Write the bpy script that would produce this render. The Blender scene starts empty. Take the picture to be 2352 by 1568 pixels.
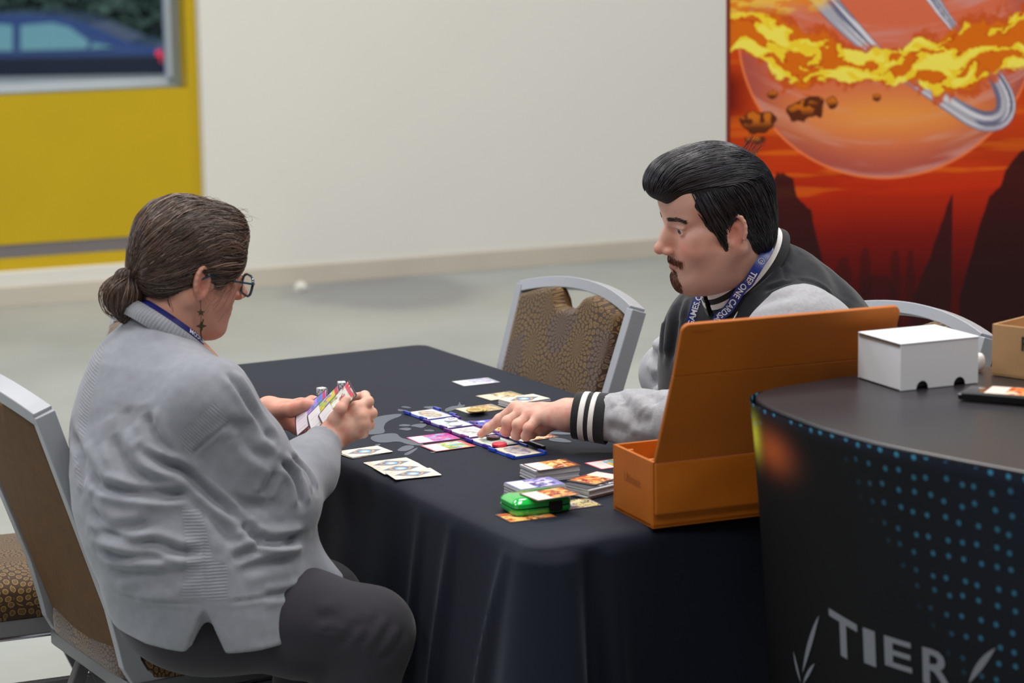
import bpy, bmesh, math, random
import numpy as np
from mathutils import Vector, Matrix
from mathutils.bvhtree import BVHTree
import openvdb
S = bpy.context.scene
col = S.collection
R = math.radians
PI = math.pi
# ------------------------------------------------------------------ camera
FPX = 5560.0
PITCH, ROLL = R(10.0), R(0.9)
CAM = np.array([0.0, 0.0, 1.75])
FWD = np.array([0, math.cos(PITCH), -math.sin(PITCH)])
_u0 = np.array([0, math.sin(PITCH), math.cos(PITCH)]); _r0 = np.array([1.0, 0, 0])
RGT = math.cos(ROLL) * _r0 - math.sin(ROLL) * _u0
UPV = math.sin(ROLL) * _r0 + math.cos(ROLL) * _u0
cd = bpy.data.cameras.new('camera'); cam = bpy.data.objects.new('camera', cd); col.objects.link(cam)
m = Matrix.Identity(4)
for i in range(3):
    m[i][0] = RGT[i]; m[i][1] = UPV[i]; m[i][2] = -FWD[i]; m[i][3] = CAM[i]
cam.matrix_world = m
cd.sensor_width = 36.0; cd.sensor_fit = 'HORIZONTAL'; cd.lens = FPX / 2352 * 36
cd.clip_end = 300
cd.dof.use_dof = True; cd.dof.focus_distance = 4.65; cd.dof.aperture_fstop = 4.0
S.camera = cam
# ------------------------------------------------------------------ world, lamps, exposure
w = bpy.data.worlds.new('hall_and_sky'); S.world = w; w.use_nodes = True
bg = w.node_tree.nodes['Background']; bg.inputs[0].default_value = (0.80, 0.88, 1.0, 1); bg.inputs[1].default_value = 0.09
S.view_settings.view_transform = 'Standard'; S.view_settings.look = 'None'
S.view_settings.exposure = 0.0; S.view_settings.gamma = 1.0; S.view_settings.use_curve_mapping = False
def area_light(name, loc, size, power, colr=(1, 1, 1), target=None, sizey=None):
    ld = bpy.data.lights.new(name, 'AREA'); ld.energy = power; ld.color = colr
    ld.shape = 'RECTANGLE'; ld.size = size; ld.size_y = sizey or size
    o = bpy.data.objects.new(name, ld); o.location = loc; col.objects.link(o)
    if target is not None:
        o.rotation_euler = (Vector(target) - Vector(loc)).to_track_quat('-Z', 'Y').to_euler()
    return o
for lx in (-3.6, 0.0, 3.6):
    for ly in (0.5, 4.5, 8.5):
        area_light('ceiling_lamp', (lx, ly, 6.2), 1.6, 100 if ly < 1 else 138, (1.0, 0.97, 0.93))
area_light('street_fill_lamp', (-5, 21, 9), 9, 1500, (.9, .95, 1.0), (-5, 30, 0))  # added unseen area lamp in place of the sky, brightens the parked car
area_light('window_daylight', (-7.5, 6.0, 3.2), 3.2, 120, (0.85, 0.92, 1.0), (-0.3, 4.3, 0.9))

# ------------------------------------------------------------------ pixel helpers (photo frame 2352x1568) used to read positions off the photo
def ray(x, y):
    return FWD + RGT * ((x - 1176) / FPX) - UPV * ((y - 784) / FPX)
def atz(x, y, z=0.0):
    d = ray(x, y); return CAM + d * ((z - CAM[2]) / d[2])
def aty(x, y, Y):
    d = ray(x, y); return CAM + d * (Y / d[1])
def proj(P):
    q = np.asarray(P, float) - CAM; ww = q @ FWD
    return 1176 + FPX * (q @ RGT) / ww, 784 - FPX * (q @ UPV) / ww
# ------------------------------------------------------------------ colour, noise, materials
def lin(c):
    c = np.asarray(c, float) / 255.0
    return np.where(c <= 0.04045, c / 12.92, ((c + 0.055) / 1.055) ** 2.4)
def l4(c):
    return tuple(lin(c)) + (1.0,)
def vn(x, y, seed=0):
    x = np.asarray(x, float); y = np.asarray(y, float)
    xi = np.floor(x); yi = np.floor(y); fx = x - xi; fy = y - yi
    fx = fx * fx * (3 - 2 * fx); fy = fy * fy * (3 - 2 * fy)
    def h(a, b):
        s = np.sin(a * 127.1 + b * 311.7 + seed * 74.7) * 43758.5453
        return s - np.floor(s)
    return (h(xi, yi) * (1 - fx) + h(xi + 1, yi) * fx) * (1 - fy) + (h(xi, yi + 1) * (1 - fx) + h(xi + 1, yi + 1) * fx) * fy
def fbm(x, y, seed=0, n=4):
    s = 0; a = 0.5
    for i in range(n):
        s = s + a * vn(x * 2 ** i, y * 2 ** i, seed + i); a *= 0.5
    return s / (1 - 0.5 ** n)
def sst(a, b, x):
    t = np.clip((x - a) / (b - a), 0, 1); return t * t * (3 - 2 * t)
def mix(c1, c2, t):
    t = np.asarray(t)[..., None]; return c1 * (1 - t) + c2 * t
MATS = {}
def mat(name, c, rough=0.6, metal=0.0, spec=0.5, bump=None, var=None, attr=False, sheen=0.0, sss=0.0, trans=0.0, coat=0.0, alpha=1.0, emit=0):
    """bump=(scale,strength,distance); var=(scale, amount) mottles the colour"""
    if name in MATS: return MATS[name]
    mt = bpy.data.materials.new(name); mt.use_nodes = True; nt = mt.node_tree; N = nt.nodes; L = nt.links
    b = N['Principled BSDF']
    b.inputs['Roughness'].default_value = rough; b.inputs['Metallic'].default_value = metal
    b.inputs['Specular IOR Level'].default_value = spec
    b.inputs['Base Color'].default_value = l4(c) if c is not None else (1, 1, 1, 1)
    b.inputs['Sheen Weight'].default_value = sheen; b.inputs['Transmission Weight'].default_value = trans
    b.inputs['Coat Weight'].default_value = coat; b.inputs['Alpha'].default_value = alpha
    if sss:
        b.inputs['Subsurface Weight'].default_value = sss; b.inputs['Subsurface Radius'].default_value = (0.012, 0.004, 0.002)
        b.inputs['Subsurface Scale'].default_value = 1.0
    if emit:
        b.inputs['Emission Color'].default_value = l4(c); b.inputs['Emission Strength'].default_value = emit
    src = None
    tc = N.new('ShaderNodeTexCoord')
    if attr:
        a = N.new('ShaderNodeAttribute'); a.attribute_name = 'Col'; src = a.outputs['Color']
        L.new(src, b.inputs['Base Color'])
    if var:
        nz = N.new('ShaderNodeTexNoise'); nz.inputs['Scale'].default_value = var[0]; nz.inputs['Detail'].default_value = 5
        L.new(tc.outputs['Object'], nz.inputs['Vector'])
        mp = N.new('ShaderNodeMapRange'); mp.inputs[1].default_value = 0.3; mp.inputs[2].default_value = 0.7
        mp.inputs[3].default_value = 1 - var[1]; mp.inputs[4].default_value = 1 + var[1]
        L.new(nz.outputs[0], mp.inputs[0])
        mx = N.new('ShaderNodeVectorMath'); mx.operation = 'SCALE'
        if src is not None: L.new(src, mx.inputs[0])
        else: mx.inputs[0].default_value = l4(c)[:3]
        L.new(mp.outputs[0], mx.inputs['Scale']); L.new(mx.outputs[0], b.inputs['Base Color'])
    if bump:
        nz = N.new('ShaderNodeTexNoise'); nz.inputs['Scale'].default_value = bump[0]; nz.inputs['Detail'].default_value = 4
        L.new(tc.outputs['Object'], nz.inputs['Vector'])
        bp = N.new('ShaderNodeBump'); bp.inputs['Strength'].default_value = bump[1]; bp.inputs['Distance'].default_value = bump[2]
        L.new(nz.outputs[0], bp.inputs['Height']); L.new(bp.outputs[0], b.inputs['Normal'])
    MATS[name] = mt
    return mt
def knit_mat(name, c, rough=0.9):
    """knit cloth: ribs where the mesh's 'ribm' attribute says, running across 'ribu' (metres)"""
    mt = mat(name, c, rough, spec=0.2, sheen=0.25, var=(60, 0.06))
    nt = mt.node_tree; N = nt.nodes; L = nt.links; b = N['Principled BSDF']
    au = N.new('ShaderNodeAttribute'); au.attribute_name = 'ribu'
    am = N.new('ShaderNodeAttribute'); am.attribute_name = 'ribm'
    s = N.new('ShaderNodeMath'); s.operation = 'MULTIPLY'; s.inputs[1].default_value = 2 * PI / 0.0054
    L.new(au.outputs['Fac'], s.inputs[0])
    sn = N.new('ShaderNodeMath'); sn.operation = 'SINE'; L.new(s.outputs[0], sn.inputs[0])
    mm = N.new('ShaderNodeMath'); mm.operation = 'MULTIPLY'; L.new(sn.outputs[0], mm.inputs[0]); L.new(am.outputs['Fac'], mm.inputs[1])
    tc = N.new('ShaderNodeTexCoord'); nz = N.new('ShaderNodeTexNoise'); nz.inputs['Scale'].default_value = 420
    L.new(tc.outputs['Object'], nz.inputs['Vector'])
    ad = N.new('ShaderNodeMath'); ad.operation = 'MULTIPLY_ADD'; ad.inputs[1].default_value = 0.5
    L.new(nz.outputs[0], ad.inputs[0]); L.new(mm.outputs[0], ad.inputs[2])
    bp = N.new('ShaderNodeBump'); bp.inputs['Strength'].default_value = 0.36; bp.inputs['Distance'].default_value = 0.0012
    L.new(ad.outputs[0], bp.inputs['Height']); L.new(bp.outputs[0], b.inputs['Normal'])
    return mt
# ------------------------------------------------------------------ object helpers
def link(name, me, m=None, parent=None, smooth=False):
    o = bpy.data.objects.new(name, me); col.objects.link(o)
    if m is not None:
        for q in (m if isinstance(m, (list, tuple)) else [m]): me.materials.append(q)
    if parent is not None: o.parent = parent
    if smooth: me.polygons.foreach_set('use_smooth', [True] * len(me.polygons))
    return o
def tag(o, label=None, cat=None, group=None, kind=None):
    if label: o['label'] = label
    if cat: o['category'] = cat
    if group: o['group'] = group
    if kind: o['kind'] = kind
    return o
def empty(name, loc=(0, 0, 0), rz=0.0, label=None, cat=None, group=None):
    o = bpy.data.objects.new(name, None); col.objects.link(o); o.location = loc; o.rotation_euler = (0, 0, rz)
    o.empty_display_size = 0.05
    return tag(o, label, cat, group)
def copy_tree(o, parent=None):
    c = o.copy(); col.objects.link(c)
    if parent is not None: c.parent = parent
    for ch in list(o.children): copy_tree(ch, c)
    return c
def pyd(name, v, f, m=None, parent=None, smooth=False, cols=None):
    me = bpy.data.meshes.new(name); me.from_pydata([tuple(map(float, p)) for p in v], [], f); me.update()
    o = link(name, me, m, parent, smooth)
    if cols is not None: set_col(me, cols)
    return o
def set_col(me, cols, name='Col'):
    a = me.attributes.new(name, 'FLOAT_COLOR', 'POINT')
    c = np.ones((len(me.vertices), 4), np.float32); c[:, :3] = cols; a.data.foreach_set('color', c.ravel())
def set_f(me, vals, name):
    a = me.attributes.new(name, 'FLOAT', 'POINT'); a.data.foreach_set('value', np.asarray(vals, np.float32))
class MB:
    """collects primitives in one bmesh -> one mesh object"""
    def __init__(s): s.v = []; s.f = []
    def add(s, v, f, M=None):
        n = len(s.v)
        if M is not None: v = [M @ Vector(p) for p in v]
        s.v += [tuple(p) for p in v]; s.f += [tuple(i + n for i in q) for q in f]; return s
    def box(s, c, d, M=None, bev=0.0):
        bm = bmesh.new(); bmesh.ops.create_cube(bm, size=1.0)
        for v in bm.verts: v.co = Vector((v.co.x * d[0], v.co.y * d[1], v.co.z * d[2]))
        if bev: bmesh.ops.bevel(bm, geom=bm.edges[:], offset=bev, segments=2, profile=0.7, affect='EDGES')
        for v in bm.verts: v.co += Vector(c)
        bm.verts.index_update(); s.add([v.co.copy() for v in bm.verts], [[v.index for v in f.verts] for f in bm.faces], M); bm.free(); return s
    def tube(s, pts, r, n=8, M=None, closed=False, flat=None, up=None, cap=True):
        """pts polyline; r radius or list; flat=(a,b) half sizes of a rectangular section"""
        P = [Vector(p) for p in pts]; N = len(P); vs = []; fs = []
        prev = Vector(up) if up is not None else None
        for i, p in enumerate(P):
            if closed: t = (P[(i + 1) % N] - P[i - 1])
            else: t = P[min(i + 1, N - 1)] - P[max(i - 1, 0)]
            t = t.normalized() if t.length > 1e-9 else Vector((0, 0, 1))
            if prev is None: prev = Vector((0, 0, 1)) if abs(t.z) < .9 else Vector((1, 0, 0))
            a = prev - t * prev.dot(t)
            a = a.normalized() if a.length > 1e-6 else t.orthogonal().normalized()
            b = t.cross(a); prev = a
            if flat:
                for (x, y) in ((1, 1), (-1, 1), (-1, -1), (1, -1)): vs.append(p + a * x * flat[0] + b * y * flat[1])
            else:
                rr = r[i] if hasattr(r, '__len__') else r
                for k in range(n): q = 2 * PI * k / n; vs.append(p + a * math.cos(q) * rr + b * math.sin(q) * rr)
        n = 4 if flat else n
        for i in range(N if closed else N - 1):
            j = (i + 1) % N
            for k in range(n): fs.append((i * n + k, i * n + (k + 1) % n, j * n + (k + 1) % n, j * n + k))
        if cap and not closed: fs.append(tuple(range(n))[::-1]); fs.append(tuple((N - 1) * n + k for k in range(n)))
        return s.add(vs, fs, M)
    def lathe(s, prof, c=(0, 0, 0), n=32, M=None):
        vs = []; fs = []
        for (r, z) in prof:
            for k in range(n): q = 2 * PI * k / n; vs.append((c[0] + r * math.cos(q), c[1] + r * math.sin(q), c[2] + z))
        for i in range(len(prof) - 1):
            for k in range(n): fs.append((i * n + k, i * n + (k + 1) % n, (i + 1) * n + (k + 1) % n, (i + 1) * n + k))
        fs.append(tuple(range(n))[::-1]); fs.append(tuple((len(prof) - 1) * n + k for k in range(n)))
        return s.add(vs, fs, M)
    def prism(s, pts, z0, z1, M=None):
        n = len(pts); vs = [(p[0], p[1], z0) for p in pts] + [(p[0], p[1], z1) for p in pts]
        fs = [tuple(range(n))[::-1], tuple(range(n, 2 * n))] + [(i, (i + 1) % n, n + (i + 1) % n, n + i) for i in range(n)]
        return s.add(vs, fs, M)
    def obj(s, name, m, parent=None, smooth=False, bev=0.0):
        me = bpy.data.meshes.new(name); me.from_pydata(s.v, [], s.f); me.update()
        o = link(name, me, m, parent, smooth)
        if bev:
            md = o.modifiers.new('bevel', 'BEVEL'); md.width = bev; md.segments = 2; md.limit_method = 'ANGLE'
        if smooth:
            try: me.set_sharp_from_angle(angle=R(40))
            except Exception: pass
        return o
def superell(hx, hy, hz, e=0.35, ez=0.5, n=40, mrows=18):
    """rounded cushion block"""
    vs = []; fs = []
    f = lambda a, p: math.copysign(abs(a) ** p, a)
    for i in range(mrows + 1):
        ph = -PI / 2 + PI * i / mrows
        for k in range(n):
            t = 2 * PI * k / n
            vs.append((hx * f(math.cos(ph), ez) * f(math.cos(t), e), hy * f(math.cos(ph), ez) * f(math.sin(t), e), hz * f(math.sin(ph), ez)))
    for i in range(mrows):
        for k in range(n): fs.append((i * n + k, i * n + (k + 1) % n, (i + 1) * n + (k + 1) % n, (i + 1) * n + k))
    return vs, fs
def text_mesh(txt, size=1.0, bold=0.0, extrude=0.0):
    cu = bpy.data.curves.new('t', 'FONT'); cu.body = txt; cu.size = size; cu.offset = bold; cu.extrude = extrude; cu.resolution_u = 3
    o = bpy.data.objects.new('t', cu); col.objects.link(o); bpy.context.view_layer.update()
    me = bpy.data.meshes.new_from_object(o.evaluated_get(bpy.context.evaluated_depsgraph_get()))
    v = [tuple(p.co) for p in me.vertices]; f = [tuple(p.vertices) for p in me.polygons]
    bpy.data.objects.remove(o); bpy.data.curves.remove(cu); bpy.data.meshes.remove(me)
    return np.array(v), f
def xf(M, v): return [M @ Vector(p) for p in v]

M_white_wall = mat('wall_paint', (222, 220, 213), 0.85, spec=0.2, bump=(18, .1, .004), var=(1.2, .015))
M_silver = mat('silver_frame_paint', (164, 167, 174), 0.42, metal=0.15, spec=0.5, bump=(300, .1, .0005))
M_darksilver = mat('underframe_metal', (122, 122, 126), 0.38, metal=0.5)
M_chrome = mat('chrome', (190, 190, 200), 0.15, metal=1.0)
M_yellow = mat('yellow_panel_paint', (190, 160, 10), 0.5, spec=0.4, var=(2, .03))
M_black_plastic = mat('black_plastic', (14, 14, 16), 0.3)
M_white_plastic = mat('white_plastic', (235, 235, 238), 0.3)
M_card = mat('card_print', None, 0.35, attr=True, spec=0.5)
M_orange = mat('orange_leatherette', (180, 97, 16), 0.55, spec=0.35, bump=(90, .25, .0012), var=(9, .07))
M_board = mat('brown_cardboard', (190, 150, 108), 0.85, spec=0.15, bump=(30, .2, .001), var=(14, .05))
M_whiteboard = mat('white_cardboard', (238, 238, 242), 0.7, spec=0.25, var=(6, .015))

# ================================================================== SETTING
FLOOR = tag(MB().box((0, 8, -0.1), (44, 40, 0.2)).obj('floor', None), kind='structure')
fm = mat('polished_concrete', (150, 152, 147), 0.5, spec=0.3)
nt = fm.node_tree; N = nt.nodes; L = nt.links; b = N['Principled BSDF']; tc = N.new('ShaderNodeTexCoord')
n1 = N.new('ShaderNodeTexNoise'); n1.inputs['Scale'].default_value = 0.9; n1.inputs['Detail'].default_value = 8; n1.inputs['Roughness'].default_value = .62
n2 = N.new('ShaderNodeTexNoise'); n2.inputs['Scale'].default_value = 0.35; n2.inputs['Detail'].default_value = 3
for q in (n1, n2): L.new(tc.outputs['Object'], q.inputs['Vector'])
cr = N.new('ShaderNodeValToRGB'); cr.color_ramp.elements[0].position = .3; cr.color_ramp.elements[0].color = l4((130, 135, 133))
cr.color_ramp.elements[1].position = .72; cr.color_ramp.elements[1].color = l4((172, 175, 171)); L.new(n1.outputs[0], cr.inputs[0])
cr2 = N.new('ShaderNodeValToRGB'); cr2.color_ramp.elements[0].position = .35; cr2.color_ramp.elements[0].color = l4((152, 160, 161))
cr2.color_ramp.elements[1].position = .7; cr2.color_ramp.elements[1].color = l4((172, 168, 152)); L.new(n2.outputs[0], cr2.inputs[0])
mx = N.new('ShaderNodeMix'); mx.data_type = 'RGBA'; mx.inputs[0].default_value = .5
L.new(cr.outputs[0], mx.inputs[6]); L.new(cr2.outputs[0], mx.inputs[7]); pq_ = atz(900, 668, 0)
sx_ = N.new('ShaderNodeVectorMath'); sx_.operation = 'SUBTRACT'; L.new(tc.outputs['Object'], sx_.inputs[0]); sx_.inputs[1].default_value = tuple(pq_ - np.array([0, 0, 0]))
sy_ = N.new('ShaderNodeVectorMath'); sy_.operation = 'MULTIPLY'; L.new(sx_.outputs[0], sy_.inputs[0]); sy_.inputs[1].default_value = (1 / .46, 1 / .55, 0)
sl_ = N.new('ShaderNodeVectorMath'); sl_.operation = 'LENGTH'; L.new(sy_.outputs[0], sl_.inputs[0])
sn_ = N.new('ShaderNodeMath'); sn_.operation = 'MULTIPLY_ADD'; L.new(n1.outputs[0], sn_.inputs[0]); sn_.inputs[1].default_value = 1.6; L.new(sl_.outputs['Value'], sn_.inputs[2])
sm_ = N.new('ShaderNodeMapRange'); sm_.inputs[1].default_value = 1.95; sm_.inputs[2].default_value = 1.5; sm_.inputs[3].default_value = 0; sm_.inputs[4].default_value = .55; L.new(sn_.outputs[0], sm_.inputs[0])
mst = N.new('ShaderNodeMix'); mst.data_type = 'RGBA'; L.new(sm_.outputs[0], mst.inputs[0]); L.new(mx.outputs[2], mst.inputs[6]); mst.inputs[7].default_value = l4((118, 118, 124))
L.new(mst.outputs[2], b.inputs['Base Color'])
mr = N.new('ShaderNodeMapRange'); mr.inputs[3].default_value = .42; mr.inputs[4].default_value = .66; L.new(n1.outputs[0], mr.inputs[0]); L.new(mr.outputs[0], b.inputs['Roughness'])
bp = N.new('ShaderNodeBump'); bp.inputs['Strength'].default_value = .12; bp.inputs['Distance'].default_value = .01; L.new(n1.outputs[0], bp.inputs['Height']); L.new(bp.outputs[0], b.inputs['Normal'])
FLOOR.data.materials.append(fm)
# back wall frame: origin on its foot, X along the wall to the right, Z up, Y away from the hall
w0 = atz(0, 706, 0); w1 = atz(1500, 590, 0)
wa = math.atan2(w1[1] - w0[1], w1[0] - w0[0])
WM = Matrix.Translation(Vector(w0)) @ Matrix.Rotation(wa, 4, 'Z')
def wall_uv(px, py, off=0.0):
    """where the pixel's ray meets the wall plane (pushed back by off): (along, height)"""
    d = ray(px, py); nx = np.array([-math.sin(wa), math.cos(wa), 0]); o = np.asarray(w0) + nx * off
    t = ((o - CAM) @ nx) / (d @ nx); P = CAM + d * t - np.asarray(w0)
    return P @ np.array([math.cos(wa), math.sin(wa), 0]), P[2]
xr = wall_uv(468, 300)[0]; zb = wall_uv(150, 618)[1]
wl = MB()
for (x0, x1, z0, z1) in ((-4, xr, 0, zb), (xr, 18, 0, 5.2), (-4, xr, 3.0, 5.2), (-9, -4, 0, 5.2)):
    wl.box(((x0 + x1) / 2, .15, (z0 + z1) / 2), (x1 - x0, .3, z1 - z0), WM)
tag(wl.obj('wall_back', M_white_wall), kind='structure')
tag(MB().box((4.5, -.006, .047), (27, .014, .094), WM, .004).obj('baseboard_back', mat('beige_baseboard', (196, 188, 174), .5, var=(3, .04))), kind='structure')
# yellow infill with window, recessed in the opening
yo = .07
zs = wall_uv(200, 212, yo)[1]; zg1 = wall_uv(150, 553, yo)[1]; zg0 = wall_uv(150, 584, yo)[1]; wr = wall_uv(428, 100, yo)[0]
yp = MB()
for (x0, x1, z0, z1) in ((-4, xr + .02, zb, zg0), (-4, xr + .02, zg1, zs), (wr, xr + .02, zs, 3.0), (-4, wr, 2.75, 3.0)):
    yp.box(((x0 + x1) / 2, yo + .06, (z0 + z1) / 2), (x1 - x0, .12, z1 - z0), WM)
tag(yp.obj('trim_1', M_yellow), kind='structure')
tag(MB().box(((xr - 4) / 2, yo + .035, (zg0 + zg1) / 2), (xr + 4, .06, zg1 - zg0 + .0), WM).obj('trim_2', mat('grey_recessed_groove', (112, 108, 110), .6)), kind='structure')
wf = MB(); fx = wall_uv(390, 100, yo + .3)[0]
wf.box(((fx - 4) / 2, yo + .3, zs + .012), (fx + 4, .07, .05), WM).box((fx, yo + .3, (zs + 2.75) / 2), (.05, .07, 2.75 - zs), WM)
wf.box(((fx - 4) / 2, yo + .3, 2.72), (fx + 4, .07, .05), WM)
win = tag(wf.obj('window_1', mat('pale_window_frame', (196, 206, 218), .4, metal=.2)), kind='structure')
pane = MB().box(((fx - 4) / 2, yo + .31, (zs + 2.72) / 2), (fx + 4 - .05, .008, 2.7 - zs), WM).obj('pane', mat('window_glass', (235, 245, 255), .02, trans=1.0, spec=.3), win)
MATS['window_glass'].node_tree.nodes['Principled BSDF'].inputs['IOR'].default_value = 1.02
jm = MB().box(((wr + fx) / 2 + .02, yo + .2, (zs + 2.75) / 2), (abs(wr - fx) + .04, .18, 2.75 - zs), WM)
jm.box(((wr - 4) / 2, yo + .2, zs - .03), (wr + 4, .24, .06), WM)
tag(jm.obj('window_reveal', mat('grey_reveal', (150, 152, 138), .7), win), None)
# small scrap by the wall
sp = atz(690, 668, 0)
cr_v, cr_f = superell(.026, .02, .02, .8, .9, 14, 8)
random.seed(4)
cr_v = [(x + random.uniform(-.009, .009), y + random.uniform(-.009, .009), z + .02 + random.uniform(-.003, .008)) for x, y, z in cr_v]
o = pyd('crumpled_scrap', cr_v, cr_f, mat('clear_scrap', (235, 235, 225), .3)); o.location = sp
tag(o, 'small pale crumpled scrap on the concrete floor at the foot of the far wall', 'litter')
# outside: ground, car, foliage, pale building
tag(MB().box((0, 60, -1.0), (90, 92, .2)).obj('street_ground', mat('asphalt', (120, 124, 128), .8, bump=(8, .3, .02)), None), 'grey paved street outside the window', None, None, 'structure')
CY = 28.0; csc = CY / FPX
car = empty('car', (0, 0, 0), 0, 'dark blue sedan parked outside the window', 'car')
gz = -0.9
def cpx(x, y): p = aty(x, y, CY); return (p[0], p[2])
prof = [cpx(-520, 150), cpx(-500, 118), cpx(-330, 100), cpx(-200, 55), cpx(-100, 38), cpx(40, 33), cpx(140, 40), cpx(200, 58), cpx(290, 98), cpx(350, 108), cpx(378, 120), cpx(382, 175)]
x0, zt = prof[-1]; xl = prof[0][0]
prof += [(x0, gz + .32), (x0 - .15, gz + .22), (xl + .15, gz + .22), (xl, gz + .35)]
def car_slab(prof, y0, y1, inset):
    n = len(prof); cx = sum(p[0] for p in prof) / n; vs = []; fs = []
    ys = (y0, y0 + .12, y1 - .12, y1)
    for j, y in enumerate(ys):
        for (x, z) in prof:
            k = inset if j in (0, 3) else 0
            vs.append((x + (cx - x) * k * .04, y, z - (k * .05 if z > gz + 1.0 else 0)))
    for j in range(3):
        for i in range(n): fs.append((j * n + i, j * n + (i + 1) % n, (j + 1) * n + (i + 1) % n, (j + 1) * n + i))
    fs.append(tuple(range(n))[::-1]); fs.append(tuple(3 * n + i for i in range(n)))
    return vs, fs
v, f = car_slab(prof, CY, CY + 1.7, 1)
pyd('body', v, f, mat('blue_car_paint', (62, 84, 132), .25, metal=.2, coat=.6), car)
MB().box(((x0 + xl) / 2, CY - .02, gz + .72), (x0 - xl - .1, .05, .80), None, .03).obj('shaded_lower_side', mat('shaded_blue_car_paint', (12, 20, 42), .3, coat=.5), car)  # darker blue slab: shade of the lower body below its highlight, put into colour
gl = mat('car_glass', (120, 165, 170), .1, spec=.8)
for pts in ([(48, 58), (48, 116), (200, 112), (205, 95), (160, 62), (120, 52)], [(-150, 60), (-190, 116), (30, 117), (30, 58), (-60, 50)], [(214, 98), (208, 112), (262, 108)]):
    q = [cpx(*p) for p in pts]; mb = MB(); mb.prism(q, -.02, .01, Matrix.Translation((0, CY - .01, 0)) @ Matrix.Rotation(PI / 2, 4, 'X'))
    mb.obj('side_window', gl, car)
q = cpx(366, 130); MB().box((q[0], CY - .01, q[1]), (.07, .06, .14), None, .015).obj('tail_lamp', mat('red_tail_lamp', (225, 40, 60), .3, emit=.6), car)
for wx in (xl + .85, x0 - .95):
    mw = Matrix.Translation((wx, CY + .02, gz + .32)) @ Matrix.Rotation(PI / 2, 4, 'X')
    wh = MB().lathe([(.32, -.1), (.33, 0), (.3, .08), (.2, .09)], (0, 0, 0), 28, mw).obj('wheel', M_black_plastic, car)
    MB().lathe([(.19, .085), (.17, .1), (.03, .11)], (0, 0, 0), 20, mw).obj('hubcap', M_silver, wh)
bl = aty(300, 80, 44)
o = MB().box((bl[0] - 9, 46, 1.6), (30, 1, 5.2), None, .02).obj('street_wall', mat('pale_street_wall', (205, 210, 215), .8)); tag(o, 'pale wall across the street behind the parked car', 'wall')
random.seed(9)
def foliage(name, label, c, rx, ry, rz, n, colr, m):
    vs = []; fs = []
    for i in range(n):
        th = random.uniform(0, 2 * PI); ph = math.acos(random.uniform(-1, 1)); rr = random.uniform(.4, 1) ** .5
        p = Vector((c[0] + rx * rr * math.sin(ph) * math.cos(th), c[1] + ry * rr * math.sin(ph) * math.sin(th), c[2] + rz * rr * math.cos(ph)))
        a = Vector((random.uniform(-1, 1), random.uniform(-1, 1), random.uniform(-1, 1))).normalized() * .13; b_ = a.orthogonal().normalized() * .07
        k = len(vs); vs += [p - a, p + b_, p + a, p - b_]; fs.append((k, k + 1, k + 2, k + 3))
    r_ = empty(name, (c[0], c[1], gz - .02), 0, label, 'tree')
    o = pyd('foliage', vs, fs, m, None); o.parent = r_; o.matrix_parent_inverse = Matrix.Translation((-c[0], -c[1], -(gz - .02))); o['kind'] = 'stuff'
    t = MB().tube([(0, 0, 0), (.1, 0, 1.2), (0, 0, c[2] - gz)], [.16, .12, .06]).obj('trunk', mat('bark', (80, 65, 52), .9), r_)
lf = mat('street_foliage', (104, 128, 112), .7, var=(1, .3))
p = aty(215, -40, 38); foliage('tree', 'dark green tree across the street above the parked car', p, 1.7, 1.2, 1.25, 2600, None, lf)
p = aty(-130, -110, 39); foliage('tree', 'left tree across the street, mostly above the window view', p, 1.2, 1.0, 1.0, 1500, None, lf)
p = aty(420, -60, 43); foliage('tree', 'grey green tree at the right edge of the window view', p, 1.3, 1.0, .8, 1800, None, lf)

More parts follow.
